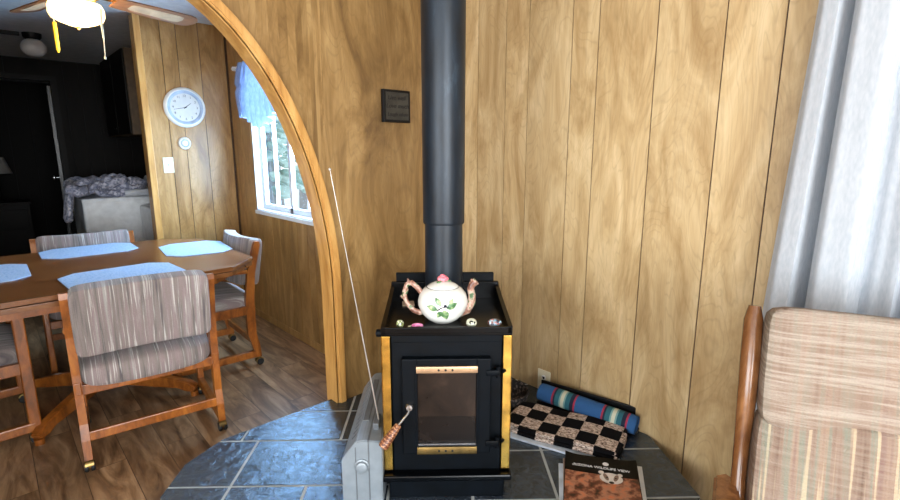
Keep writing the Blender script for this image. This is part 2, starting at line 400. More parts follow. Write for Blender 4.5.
def tag(o, label=None, cat=None, group=None, kind=None):
    if label: o['label'] = label
    if cat: o['category'] = cat
    if group: o['group'] = group
    if kind: o['kind'] = kind
    return o
def thing(name, label, cat, loc=(0, 0, 0), rz=0, group=None):
    o = bpy.data.objects.new(name, None); o.empty_display_size = .05; COL.objects.link(o)
    o.location = loc; o.rotation_euler = (0, 0, rz); return tag(o, label, cat, group)
def struct(mb, name, mats): return tag(mb.build(name, mats), kind='structure')
def copy_tree(o, parent=None):
    c = o.copy(); COL.objects.link(c)
    if parent is not None: c.parent = parent
    for ch in list(o.children): copy_tree(ch, c)
    return c
def text_mesh(name, body, size, mat, parent, loc, rot, extrude=.0006, shear=0, bold=0):
    cu = bpy.data.curves.new('lettering', 'FONT'); cu.body = body; cu.size = size; cu.extrude = extrude; cu.shear = shear
    cu.align_x = 'CENTER'; cu.align_y = 'CENTER'; cu.offset = bold
    t = bpy.data.objects.new('lettering', cu); COL.objects.link(t)
    dg = bpy.context.evaluated_depsgraph_get(); me = bpy.data.meshes.new_from_object(t.evaluated_get(dg))
    bpy.data.objects.remove(t); me.materials.clear(); me.materials.append(mat)
    o = bpy.data.objects.new(name, me); COL.objects.link(o); o.parent = parent; o.location = loc; o.rotation_euler = rot; return o

# ------------------------------------------------------------------ camera
H = 1.34; F = 500.; PITCH = math.atan(99/F); YAW = radians(42.8)
cd = bpy.data.cameras.new('camera'); cam = bpy.data.objects.new('camera', cd); COL.objects.link(cam)
cam.location = (0, 0, H); cam.rotation_euler = (pi/2-PITCH, 0, -YAW)
cd.sensor_width = 36; cd.lens = F/900*36; cd.clip_start = .02; S.camera = cam

# ------------------------------------------------------------------ room shell
RW, AY, WW, CY, CEIL, FY = 1.901, 1.958, 1.535, 4.25, 2.288, 7.0
U, DATUM = .88, .1608      # stove-corner pieces are drawn in units of .88 m, standing on a .16 m raised hearth
TOPU = (CEIL-DATUM)/U      # the ceiling in those units
LX, BY = -3.0, -2.6
b = MB(); b.bx(LX-.1, 2.4, BY-.1, 9.6, -.06, 0); struct(b, 'floor', M['floor'])
b = MB(); b.bx(LX-.1, 2.4, BY-.1, 9.6, CEIL, CEIL+.06); struct(b, 'ceiling', M['ceiling'])

def planks(b, axis, pos, a0, a1, z0, z1, grooves, facing, th=.012, g=.0045, mi=0, gmi=1):
    """panel boards on plane axis=pos spanning a0..a1, split at grooves; facing is +1/-1 side of the room"""
    cuts = sorted([a0] + [q for q in grooves if a0 < q < a1] + [a1])
    p0, p1 = (pos, pos-facing*th) if True else (0, 0)
    for u, v in zip(cuts, cuts[1:]):
        uu = u + (g/2 if u != a0 else 0); vv = v - (g/2 if v != a1 else 0)
        if axis == 'X': b.bx(p0, p1, uu, vv, z0, z1, mi)
        else: b.bx(uu, vv, p0, p1, z0, z1, mi)
    q0, q1 = pos-facing*(th*.45), pos-facing*.03
    if axis == 'X': b.bx(q0, q1, a0, a1, z0, z1, gmi)
    else: b.bx(a0, a1, q0, q1, z0, z1, gmi)

# right wall (exterior), with the big curtained window
gr = [1.843, 1.661, 1.524, 1.294, 1.168, .924, .686, .51]
WY0, WY1, WZ0, WZ1 = -1.35, .35, .62, 1.95
b = MB()
planks(b, 'X', RW, WY1, AY, 0, CEIL, gr, -1)
gl = [WY1 - .2*i for i in range(1, 9)]
planks(b, 'X', RW, WY0, WY1, 0, WZ0, gl, -1); planks(b, 'X', RW, WY0, WY1, WZ1, CEIL, gl, -1)
planks(b, 'X', RW, BY, WY0, 0, CEIL, [-1.6, -1.85, -2.1, -2.35], -1)
struct(b, 'wall_right', [M['panel_light'], M['groove']])
# back and left walls of the living room (behind the camera)
b = MB(); planks(b, 'Y', BY, LX, -1.9, 0, CEIL, [-2.6, -2.3], 1); planks(b, 'Y', BY, .6, RW, 0, CEIL, [.9, 1.3, 1.7], 1)
planks(b, 'Y', BY, -1.9, .6, 0, .7, [-1.5, -1.1, -.7, -.2, .2], 1); planks(b, 'Y', BY, -1.9, .6, 2.0, CEIL, [-1.5, -1.1, -.7, -.2, .2], 1)
struct(b, 'wall_back', [M['panel_light'], M['groove']])
b = MB(); planks(b, 'X', LX, BY, -1.7, 0, CEIL, [-2.2], 1); planks(b, 'X', LX, 1.1, 9.5, 0, CEIL, [1.5, 1.9, 2.2, 2.6, 3, 3.3, 3.7, 4.1, 4.6], 1)
planks(b, 'X', LX, -1.7, 1.1, 0, .5, [-1.2, -.8, -.3, .2, .7], 1); planks(b, 'X', LX, -1.7, 1.1, 2.1, CEIL, [-1.2, -.8, -.3, .2, .7], 1)
struct(b, 'wall_left', [M['panel_light'], M['groove']])

# arch divider: sheet panelling with an elliptical opening
AXC, AZ0, AA, AB = .338, .706, .754, 1.258
ATH = .08
def arch_pt(t, ea=0): return (AXC + (AA+ea)*cos(t), AZ0 + (AB+ea)*sin(t))
def arch_outline(ea=0, n=40):
    pts = [(AXC+AA+ea, 0.0)]
    pts += [arch_pt(pi*i/n, ea) for i in range(n+1)]
    pts += [(AXC-AA-ea, 0.0)]; return pts
b = MB()
n = 40; op = arch_outline(0, n)
def wall_strip(y0, y1, mi):
    # columns between outline points and the ceiling, plus solid sides
    for i in range(1, n+1):
        (x0, z0), (x1, z1) = op[i], op[i+1]
        vs = [b.bm.verts.new(p) for p in ((x0, y0, z0), (x0, y0, CEIL), (x1, y0, CEIL), (x1, y0, z1), (x0, y1, z0), (x0, y1, CEIL), (x1, y1, CEIL), (x1, y1, z1))]
        for q in ((0, 1, 2, 3), (7, 6, 5, 4), (0, 3, 7, 4)): f = b.bm.faces.new([vs[k] for k in q]); f.material_index = mi
    b.bx(AXC+AA, RW+.02, y0, y1, 0, CEIL, mi); b.bx(LX, AXC-AA, y0, y1, 0, CEIL, mi)
wall_strip(AY, AY+ATH, 0)
struct(b, 'wall_arch', [M['panel_sheet'], M['groove']])
# arch trim: jamb lining plus a rounded casing on each face
def ring_band(b, e0, e1, y0, y1, mi=0):
    A, B = arch_outline(e0, n), arch_outline(e1, n)
    va = [[b.bm.verts.new((x, y, z)) for (x, z) in P] for P in (A, B) for y in (y0, y1)]
    a0, a1, b0, b1 = va
    for i in range(len(A)-1):
        for q in ((a0[i], a0[i+1], b0[i+1], b0[i]), (a1[i], b1[i], b1[i+1], a1[i+1]), (a0[i], a1[i], a1[i+1], a0[i+1]), (b0[i], b0[i+1], b1[i+1], b1[i])):
            f = b.bm.faces.new(q); f.material_index = mi; f.smooth = False
b = MB(); ring_band(b, .002, .040, AY-.012, AY); ring_band(b, .008, .032, AY-.018, AY-.012); ring_band(b, -.004, .002, AY-.006, AY); ring_band(b, -.006, .045, AY+ATH, AY+ATH+.012)
ring_band(b, -.008, .001, AY-.006, AY+ATH+.006)
struct(b, 'trim_1', M['trim'])

# dining exterior wall with window
wg = [4.08, 3.892, 3.774, 3.606, 3.482, 3.332, 3.206, 3.058, 2.96, 2.82, 2.64, 2.5, 2.3, 2.15]
DY0, DY1, DZ0, DZ1 = 2.86, 3.855, .88, 1.97
b = MB()
planks(b, 'X', WW, DY1, 9.5, 0, CEIL, [4.08, 3.892, 4.8, 5.1, 5.4, 5.8, 6.3], -1)
planks(b, 'X', WW, AY+ATH, DY0, 0, CEIL, wg, -1)
planks(b, 'X', WW, DY0, DY1, 0, DZ0, wg, -1); planks(b, 'X', WW, DY0, DY1, DZ1, CEIL, wg, -1)
struct(b, 'wall_dining', [M['panel_dining'], M['groove']])
# window in the dining wall
b = MB()
wd = .09
for (y0, y1, z0, z1) in ((DY0, DY0+.02, DZ0, DZ1), (DY1-.02, DY1, DZ0, DZ1), (DY0, DY1, DZ1-.02, DZ1), (DY0, DY1, DZ0, DZ0+.022)):
    b.bx(WW-.006, WW+wd, y0, y1, z0, z1, 0)
b.bx(WW-.016, WW, DY0-.012, DY1+.012, DZ0-.014, DZ0+.012)
wf = struct(b, 'window_1', M['vinyl'])
b = MB()
for (y0, y1, z0, z1) in ((DY0+.02, DY0+.055, DZ0+.02, DZ1-.02), (DY1-.055, DY1-.02, DZ0+.02, DZ1-.02), (DY0+.05, DY1-.05, DZ0+.02, DZ0+.06), (DY0+.05, DY1-.05, DZ1-.06, DZ1-.02), (3.335, 3.375, DZ0+.02, DZ1-.02), (3.6, 3.612, DZ0+.05, DZ1-.05), (3.11, 3.122, DZ0+.05, DZ1-.05)):
    b.bx(WW+.045, WW+.075, y0, y1, z0, z1, 0, .003)
b.build('sash_frame', M['vinyl'], wf)
b = MB(); b.bx(WW+.058, WW+.062, DY0+.03, DY1-.03, DZ0+.03, DZ1-.03); b.build('window_pane', M['glass'], wf)

# clock partition
b = MB(); planks(b, 'Y', CY, .95, WW, 0, CEIL, [1.075, 1.180, 1.335], -1, th=.012)
planks(b, 'Y', CY+.09, .95, WW, 0, CEIL, [1.1, 1.3], 1, th=.012)
struct(b, 'wall_partition', [M['panel_dining'], M['groove']])
b = MB(); b.bx(.908, .952, CY-.012, CY+.102, 0, CEIL, 0, .004); struct(b, 'trim_2', M['trim'])
b = MB(); planks(b, 'Y', CY, LX, -.12, 0, CEIL, [-2.6, -2.2, -1.8, -1.4, -1, -.6, -.3], -1); struct(b, 'wall_light_block', [M['panel_dining'], M['groove']])  # unseen wall, added to keep left window light out of the kitchen
# corner mouldings (dining corner)
b = MB(); b.bx(WW-.012, WW, CY-.012, CY, 0, CEIL); struct(b, 'trim_3', M['groove'])
b = MB(); b.bx(WW-.006, WW, AY+ATH+.013, CY-.02, 0, .05); struct(b, 'baseboard_dining', M['panel_dining'])

# far kitchen wall with doorway, dark panelling
b = MB()
dx0, dx1, dzt = -.2, .66, 2.07
planks(b, 'Y', FY, dx1, WW, 0, CEIL, [.78, .92, 1.06, 1.2, 1.34], -1); planks(b, 'Y', FY, LX, dx0, 0, CEIL, [-2.5, -2, -1.5, -1, -.5], -1)
planks(b, 'Y', FY, dx0, dx1, dzt, CEIL, [0, .3], -1)
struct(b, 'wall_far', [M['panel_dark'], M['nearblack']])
b = MB(); b.bx(dx1-.0, dx1+.055, FY-.014, FY, 0, dzt+.05); b.bx(dx0-.055, dx0, FY-.014, FY, 0, dzt+.05); b.bx(dx0, dx1, FY-.014, FY, dzt, dzt+.05)
struct(b, 'trim_4', M['trim_dark'])
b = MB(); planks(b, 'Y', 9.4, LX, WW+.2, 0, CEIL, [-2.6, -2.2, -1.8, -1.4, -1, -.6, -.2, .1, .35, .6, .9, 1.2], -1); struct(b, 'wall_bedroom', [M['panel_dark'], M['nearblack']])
b = MB(); b.bx(LX, 1.5, FY+.1, 9.4, CEIL-.006, CEIL); 
# doors
b.bm.free(); b = MB()
ang = radians(97)
d = struct(b.box((-.39, 0, 1.02), (.78, .035, 2.03), bev=.003), 'door_1', M['door_dark'])
d.location = (dx1-.01, FY+.12, 0); d.rotation_euler = (0, 0, -ang+radians(2))
b = MB(); b.lathe([(0, 0), (.012, 0), (.012, .03), (.028, .045), (.028, .06), (.015, .07), (0, .07)], 16, T(-.72, -.018, 1.02) @ RX(pi/2)); b.lathe([(0, 0), (.012, 0), (.012, .03), (.028, .045), (.028, .06), (.015, .07), (0, .07)], 16, T(-.72, .018, 1.02) @ RX(-pi/2))
b.build('door_knob', M['steel'], d)

# ------------------------------------------------------------------ hearth
MX, MY, SA = 1.1555, 1.2645, radians(-41.4)
R_ = Vector((cos(SA), sin(SA))); K_ = Vector((-sin(SA), cos(SA)))
def W(x, y, z=0): p = Vector((MX, MY)) + R_*x + K_*y; return (p.x, p.y, z)
def L(x, y): q = Vector((x-MX, y-MY)); return (q.dot(R_), q.dot(K_))
poly = [(.988, -.01), (.966, .408), L(2.158, .95), L(2.158, 2.223), L(1.243, 2.223), L(1.236, 2.28), (-1.044, .432), (-1.123, .245), (-1.116, .036), (-.78, -.42), (.62, -.46)]
def clip(pl, x0, x1, y0, y1):
    def cut(p, f, g):
        o = []
        for i in range(len(p)):
            a, c = p[i], p[(i+1) % len(p)]; fa, fc = f(a), f(c)
            if fa >= 0: o.append(a)
            if fa*fc < 0: t = fa/(fa-fc); o.append((a[0]+(c[0]-a[0])*t, a[1]+(c[1]-a[1])*t))
        return o
    for f in (lambda p: p[0]-x0, lambda p: x1-p[0], lambda p: p[1]-y0, lambda p: y1-p[1]):
        if len(pl) < 3: return []
        pl = cut(pl, f, None)
    return pl
b = MB(); cc = poly
b.prism(poly, -.003, .0145, mi=1); b.prism(poly, -DATUM/U, -.003, mi=0)
g = .006
rowsL = [-.6, -.23, .095, .42, .685, 1.05, 1.4, 1.8]; rowsR = [-.6, -.335, -.01, .315, .64, .965, 1.3, 1.7]
def colsL(j): return {2: [-1.3, -.87, -.4, -.1, .2], 3: [-1.3, -.95, -.49, -.2, .1], 1: [-1.3, -.87, -.565, -.23, .1], 4: [-1.3, -.9, -.49, -.2, .1]}.get(j, [-1.3, -.9, -.565, -.23, .1])
cxs = .1
for j in range(len(rowsL)-1):
    cs = [c for c in colsL(j) if c < cxs] + [cxs]
    for a0, a1 in zip(cs, cs[1:]):
        q = clip(poly, a0+g, a1-g, rowsL[j]+g, rowsL[j+1]-g)
        if len(q) > 2:
            z = .0165 + random.uniform(-.0006, .0006); b.prism(q, .005, z, mi=0)
for j in range(len(rowsR)-1):
    cs = [cxs, .43, .756, 1.2] if j % 2 == 0 or True else []
    for a0, a1 in zip(cs, cs[1:]):
        q = clip(poly, a0+g, a1-g, rowsR[j]+g, rowsR[j+1]-g)
        if len(q) > 2: b.prism(q, .005, .0165 + random.uniform(-.0006, .0006), mi=0)
hearth = b.build('hearth', [M['slate'], M['grout']], None, (MX, MY, 0), (0, 0, SA))
tag(hearth, 'raised many-sided slate tile hearth platform under the black wood stove', 'hearth')
HZ = .017

# ------------------------------------------------------------------ wood stove
st = thing('wood_stove', 'black cast iron wood stove with brass corner strips on slate hearth', 'stove', (MX, MY, HZ), SA)
def zz(z): return z-HZ
b = MB(); b.bx(-.222, .222, .012, .47, 0, zz(.112), bev=.004); b.build('pedestal', M['iron'], st)
b = MB(); b.bx(-.245, .245, -.022, .5, zz(.108), zz(.133), bev=.006); b.build('ash_shelf', M['iron_gloss'], st)
b = MB(); b.bx(-.205, .205, .02, .46, zz(.131), zz(.69), bev=.003); b.bx(-.236, -.203, .05, .46, zz(.133), zz(.69), bev=.003); b.bx(.203, .236, .05, .46, zz(.133), zz(.69), bev=.003)
b.bx(-.203, .203, .012, .022, zz(.655), zz(.685), bev=.002); b.build('firebox', M['iron'], st)
# brass corner strips (folded angle)
for sx in (-1, 1):
    b = MB(); b.bx(sx*.207, sx*.24, .006, .013, zz(.141), zz(.681), bev=.002); b.bx(sx*.233, sx*.24, .006, .052, zz(.141), zz(.681), bev=.002)
    tag(b.build('corner_strip', M['brass'], st), 'polished brass strip')
# tray top
b = MB(); b.bx(-.238, .238, .0, .45, zz(.684), zz(.699), bev=.003)
for sx in (-1, 1):
    b.prism([(0, zz(.690)), (0, zz(.719)), (.30, zz(.742)), (.45, zz(.762)), (.45, zz(.69))], -.008, .008, T(sx*.23, 0, 0) @ Matrix(((0, 0, 1, 0), (1, 0, 0, 0), (0, 1, 0, 0), (0, 0, 0, 1))))
b.bx(-.238, .238, 0, .014, zz(.690), zz(.716), bev=.003)
b.bx(-.238, .238, .43, .452, zz(.69), zz(.772), bev=.004)
b.build('top_tray', M['iron_gloss'], st)
b = MB(); b.bx(-.218, .218, .452, .47, zz(.5), zz(.808), bev=.004); b.bx(-.19, .19, .47, .5, zz(.55), zz(.77)); b.build('back_shield', M['iron'], st)
# door
b = MB()
for (x0, x1, z0, z1) in ((-.165, -.11, .22, .6), (.11, .162, .22, .6), (-.112, .112, .572, .6), (-.112, .112, .22, .256)):
    b.bx(x0, x1, -.012, .02, zz(z0), zz(z1), bev=.004)
b.bx(-.112, .112, -.004, .02, zz(.545), zz(.574)); b.bx(-.118, -.108, -.015, .0, zz(.256), zz(.548), bev=.002); b.bx(.108, .118, -.015, .0, zz(.256), zz(.548), bev=.002)
door = b.build('stove_door', M['iron'], st)
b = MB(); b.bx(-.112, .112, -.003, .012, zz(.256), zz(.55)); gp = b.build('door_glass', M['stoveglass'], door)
for (z0, z1, mt, lb) in ((.548, .573, 'copper', 'copper coloured vent bar above the glass'), (.222, .251, 'brass_dull', 'aged brass vent bar below the glass')):
    b = MB(); b.bx(-.112, .112, -.019, -.009, zz(z0), zz(z1), 0, .0015)
    for x in (-.03, -.005, .02): b.lathe([(0, 0), (.0042, 0), (.0042, .0015), (0, .0015)], 10, T(x, -.0192, zz((z0+z1)/2)) @ RX(pi/2), 1)
    for x in (-.085, .085): b.lathe([(0, 0), (.004, 0), (.003, .003), (0, .003)], 10, T(x, -.019, zz((z0+z1)/2)) @ RX(pi/2), 0)
    tag(b.build('vent_bar', [M[mt], M['nearblack']], door), lb)
b = MB(); b.bx(-.112, .112, -.012, -.004, zz(.256), zz(.262)); b.build('ash_lip', M['steel'], door)
for zc in (.545, .262):
    b = MB(); b.cyl((.19, -.004, zz(zc-.022)), (.19, -.004, zz(zc+.022)), .01, 12); b.box((.168, -.012, zz(zc)), (.05, .012, .022), bev=.003); b.cyl((.205, .0, zz(zc)), (.22, .02, zz(zc)), .008, 8)
    b.build('hinge', M['iron'], door)
b = MB(); b.lathe([(0, 0), (.016, 0), (.016, .012), (.011, .02), (0, .022)], 18, T(-.138, -.012, zz(.418)) @ RX(pi/2)); b.build('latch_knob', M['steel'], door)
b = MB()
hp0, hp1 = Vector((-.14, -.035, zz(.41))), Vector((-.232, -.10, zz(.305)))
b.tube([(-.138, -.03, zz(.41)), (-.145, -.04, zz(.398)), hp0.lerp(hp1, .45)], .0045, 8, 0)
hd = b.build('latch_handle', M['steel'], door)
dv = (hp1-hp0).normalized(); q = dv.to_track_quat('Z', 'Y').to_matrix().to_4x4()
b = MB(); Lh = (hp1-hp0).length*.62
b.lathe([(0, 0), (.010, 0), (.0125, .006), (.015, Lh*.3), (.0175, Lh*.65), (.019, Lh*.9), (.016, Lh), (0, Lh+.003)], 14)
gpp = b.build('wooden_grip', M['handle_wood'], hd); gpp.location = hp0.lerp(hp1, .38); gpp.rotation_euler = q.to_euler()
# side knob at left
b = MB(); b.lathe([(0, 0), (.014, 0), (.014, .018), (0, .022)], 14, T(-.238, .02, zz(.69)) @ RY(-pi/2)); b.build('side_knob', M['iron'], st)
b = MB(); px, py = -.006, .36
b.lathe([(.105, zz(.699)), (.105, zz(.712)), (.081, zz(.716)), (.0785, zz(1.055)), (.0785, zz(1.06))], 40, T(px, py, 0))
b.build('pipe_collar', M['pipe'], st)
pl = MB(); pl.lathe([(.0845, 0), (.086, .004), (.0865, .012), (.0885, TOPU-1.045-.02), (.0885, TOPU-1.045-.002)], 40); pl.box((0, .0885, .6), (.012, .004, 1.2))
pl = pl.build('stove_pipe', M['pipe'], None, (W(px, py)[0], W(px, py)[1], 1.045)); tag(pl, 'tall matte black stove pipe rising from the wood stove to the ceiling', 'stove pipe')

# ------------------------------------------------------------------ teapot and trinkets
TR = .6995
tp = thing('teapot', 'white china teapot with painted leaves and pink rose lid on the stove', 'teapot', W(-.013, .13, TR), SA)
b = MB(); b.lathe([(0, 0), (.045, 0), (.05, .004), (.062, .012), (.083, .035), (.095, .066), (.0955, .082), (.088, .108), (.073, .126), (.062, .132), (.058, .133), (0, .133)], 40)
bd = b.build('pot_body', M['china'], tp)
b = MB(); b.lathe([(.0585, .131), (.061, .1335), (.0595, .136), (.05, .143), (.03, .152), (.012, .156), (0, .157)], 32); ld = b.build('lid', M['china'], tp)
b = MB(); b.lathe([(.0605, .1335), (.0625, .1345), (.0605, .1355)], 32, cap=False); b.build('rim_band', M['cherry'], ld)
b = MB()
for k, (r0, zc, rr) in enumerate(((0, .172, .013), (.010, .167, .011), (.013, .165, .010))):
    for a in range(1 if k == 0 else 5):
        an = a*2*pi/5 + k*.6; b.pad((r0*cos(an), r0*sin(an), zc), (rr*2, rr*1.6, rr*1.7), RZ(an) @ RY(.3), sq=2, n=3)
b.build('rose_knob', M['rose'], ld)
b = MB()
for an in (.2, 2.0, 4.0): b.pad((.02*cos(an), .02*sin(an), .157), (.022, .012, .005), RZ(an) @ RY(.25), puff=1, n=3)
b.build('rose_leaf', M['leaf'], ld)
hpt = [(-.082, 0, .112), (-.1, 0, .134), (-.118, 0, .15), (-.137, .002, .143), (-.147, 0, .115), (-.143, 0, .085), (-.13, 0, .06), (-.112, 0, .04), (-.09, 0, .032), (-.07, 0, .036)]
b = MB(); b.tube(hpt, [.010, .010, .0105, .009, .008, .0085, .009, .010, .011, .011], 12); b.tube([(-.137, 0, .14), (-.13, 0, .158), (-.134, 0, .166)], [.006, .005, .003], 8)
b.tube([(-.146+.012*sin(i*1.1), .009*cos(i*1.1), .13-i*.008) for i in range(9)], .0045, 8); b.build('handle', M['twig'], tp)
b = MB(); b.tube([(.06, 0, .03), (.092, 0, .042), (.11, 0, .07), (.112, 0, .1), (.106, 0, .125), (.112, 0, .142), (.128, 0, .155)], [.02, .018, .016, .0145, .0135, .0135, .015], 14); b.tube([(.115, 0, .15), (.108, 0, .162)], [.008, .004], 8)
b.build('spout', M['twig'], tp)
def onbody(x, z, lift=.0015):   # a point on the front of the pot
    prof = [(0, .045), (.004, .05), (.012, .062), (.035, .083), (.066, .095), (.082, .0955), (.108, .088), (.126, .073)]
    for (z0, r0), (z1, r1) in zip(prof, prof[1:]):
        if z0 <= z <= z1: r = r0+(r1-r0)*(z-z0)/(z1-z0); break
    return Vector((x, -sqrt(max(r*r-x*x, 0))-lift, z))
def leafmesh(cx, cz, ln, wd, an, nm='painted_leaf', m='leaf'):
    b = MB(); n_ = 8
    for sgn in (-1, 1):
        row = []
        for i in range(n_+1):
            t = i/n_; w = wd*sin(pi*t)*(1-.35*t); u = (t-.5)*ln
            a = (cx+u*cos(an), cz+u*sin(an)); e = (a[0]-sgn*w*sin(an), a[1]+sgn*w*cos(an)); row.append((b.bm.verts.new(onbody(*a, .0022)), b.bm.verts.new(onbody(*e, .0012))))
        for (p, q_), (r, s_) in zip(row, row[1:]): b.bm.faces.new([p, r, s_, q_])
    return b.build(nm, M[m], bd)
for a in ((-.04, .076, .042, .014, 2.9), (-.018, .1, .036, .012, 2.2), (.032, .084, .044, .0155, .35), (.008, .05, .044, .017, -1.3), (-.014, .052, .032, .012, -2.1), (.03, .1, .024, .009, .9)): leafmesh(*a)
b = MB(); b.tube([onbody(x, z) for x, z in ((-.022, .068), (-.008, .078), (.006, .082), (.02, .082))], .002, 6); b.lathe([(0, -.006), (.005, -.004), (.0065, 0), (.005, .004), (0, .006)], 10, T(*onbody(.008, .086)))
b.build('painted_twig', M['cherry'], bd)

def trinket(name, label, cat, lx, ly, dims, mats, extra=None, shape=None):
    b = MB(); b.pad((0, 0, dims[2]/2), dims, n=6, fn=shape, sq=2); 
    if extra: extra(b)
    o = b.build(name, mats, None, W(lx, ly, TR), (0, 0, SA)); return tag(o, label, cat)
trinket('painted_egg', 'small green patterned ceramic egg at left front of the stove top', 'ornament', -.172, .046, (.028, .026, .031), [M['pebble_green']])
trinket('pink_shell', 'small pink shell shaped ornament beside the green patterned egg', 'ornament', -.108, .044, (.045, .026, .018), [M['pebble_pink'], M['pebble_green']], lambda b: b.pad((-.024, .0, .005), (.02, .012, .008), puff=1, n=3, mi=1))
trinket('painted_pebble', 'cream round pebble with dark swirl at the teapot base', 'ornament', .092, .048, (.04, .036, .034), [M['pebble_cream'], M['pebble_dark']], lambda b: (b.tube([(.009*cos(a/2)*(.3+a/14), -.0165+.003*(a/14), .024+.008*sin(a/2)*(.3+a/14)) for a in range(14)], .0028, 6, 1)))
trinket('mottled_stone', 'oval stone with mixed blue, white and rust patches on stove top right', 'ornament', .178, .052, (.052, .034, .03), [M['pebble_multi']])
b = MB(); b.box((0, 0, .003), (.05, .06, .005), bev=.001); tag(b.build('tan_card', M['tan_tile'], None, W(-.158, .335, TR), (0, 0, SA+.1)), 'small tan square tile behind the teapot handle', 'tile')

# ------------------------------------------------------------------ radio
ra = thing('portable_radio', 'silver portable radio with long antenna standing on hearth beside the stove', 'radio', W(-.31, 0, HZ), SA)
b = MB()
# cross-section in local x (across) and z, extruded along local y
sec = [(-.082, 0), (.068, 0), (.07, .266), (.066, .274), (.0, .279), (-.026, .275), (-.06, .232), (-.082, .20)]
b.prism(sec, -.04, .54, Matrix(((1, 0, 0, 0), (0, 0, 1, 0), (0, 1, 0, 0), (0, 0, 0, 1))), 0, .004); b.build('radio_body', M['silver'], ra)
b = MB(); b.bx(.018, .021, -.0435, -.0395, .004, .278); b.bx(.016, .023, -.04, .54, .2755, .279); b.bx(-.03, -.0275, -.0435, .0, .002, .252); b.build('case_seam', M['silver_dark'], ra)
b = MB(); b.lathe([(0, 0), (.027, 0), (.027, .006), (.022, .008), (.021, .018), (.017, .021), (0, .021)], 28, T(-.006, -.0395, .178) @ RX(pi/2)); b.build('tuning_knob', M['silver'], ra)
b = MB(); b.bx(.026, .05, .04, .12, .27, .30, bev=.004); b.build('antenna_mount', M['silver_dark'], ra)
b = MB()
for i in range(14):
    y = .03+i*.035; b.box((-.0435, y, .2535), (.026, .008, .003), RY(-radians(51)), bev=.0005)
b.build('grille_slot', M['silver_dark'], ra)
b = MB(); b.bx(-.02, .004, .1, .46, .2765, .2815, bev=.002); b.build('carry_handle', M['silver_dark'], ra)
# antenna
b = MB(); base = Vector((.048, .075, .278))
tipw = Vector((.872, 1.545, 1.279)); lw = L(tipw.x, tipw.y); tip = Vector((lw[0]+.31, lw[1], tipw.z-HZ))
b.tube([base, base.lerp(tip, .4), base.lerp(tip, .7), tip], [.0033, .0026, .0018, .0013], 8); b.lathe([(0, -.005), (.004, -.003), (.005, 0), (.004, .003), (0, .005)], 10, T(*tip)); b.tube([base+Vector((0, 0, -.03)), base], .006, 8)
b.build('antenna', M['antenna_steel'], ra)

# ------------------------------------------------------------------ rugs, blanket, magazines on the hearth
# white board under the rug
def W2(x, y, z): return (x, y, z)
ra_ = atan2(.97-1.405, 2.0-1.72)
rug_c = (1.885, 1.21); rug_a = atan2(.965-1.40, 1.79-1.66)
# rug long axis from (1.72,1.43) to (1.93,.97)
la = atan2(.955-1.42, 1.86-1.71)
b = MB(); b.box((0, 0, .006), (.50, .26, .01), bev=.002); bo = b.build('white_board', M['board'], None, (1.843, 1.209, HZ), (0, 0, la)); tag(bo, 'thin white board on the slate under the checkered woven rug', 'board')
b = MB()
def rugfn(co):
    x, y, z = co; return (x, y, z + .004*sin(x*14) )
b.pad((0, 0, .021), (.54, .27, .020), puff=.08, n=12, fn=rugfn); b.pad((.005, .004, .041), (.53, .262, .020), puff=.08, n=12, fn=rugfn)
for i in range(30):
    y = -.122+i*.0084; b.tube([(-.26, y, .04), (-.28, y+random.uniform(-.004, .004), .03), (-.294, y+random.uniform(-.006, .006), .02)], .002, 4)
rg = b.build('folded_rug', M['rug'], None, (1.872, 1.218, HZ), (0, 0, la)); tag(rg, 'folded black and tan checkered woven rug lying beside the stove', 'rug')
b = MB(); rl = .50
prof = []
for i in range(60):
    a = i/60*2*pi*2.6; r = .018+.0032*a; prof.append((r*cos(a), r*sin(a)))
def rollfn(u, v):
    i = u*59; a = u*2*pi*2.6; r = .012+.0021*a*1.0; return Vector(((v-.5)*rl, r*cos(a), r*sin(a)+.047))
b.grid(90, 14, rollfn); 
for sx in (-1, 1): b.lathe([(0, 0), (.044, 0), (.044, .001), (0, .001)], 24, T(sx*rl/2*.985, 0, .047) @ RY(pi/2), 0)
b.lathe([(.043, -rl/2*.985), (.0455, -rl/2*.9), (.0455, rl/2*.9), (.043, rl/2*.985)], 30, T(0, 0, .047) @ RY(pi/2), 0)
bl = b.build('rolled_blanket', M['blanket'], None, (2.062, 1.228, HZ+.018), (0, radians(3), radians(-79))); tag(bl, 'rolled blue blanket with red, teal and cream stripes against the wall', 'blanket')
b = MB(); b.box((0, .02, .008), (.52, .08, .016), bev=.004); b.box((0, .042, .06), (.53, .012, .105), bev=.004); dm = b.build('dark_mat', M['dark'], None, (2.08, 1.24, HZ), (0, 0, radians(-79))); tag(dm, 'folded black mat between the blue blanket roll and the panelled wall', 'mat')
b = MB(); b.lathe([(.0, 0), (.11, 0), (.125, .05), (.128, .075), (.122, .075), (.11, .02), (0, .015)], 28)
bk = b.build('dark_basket', M['basket'], None, (1.90, 1.62, HZ)); bk.scale = (1, 1, 1.0); tag(bk, 'black openwork basket behind the checkered rug at the stove side', 'basket')

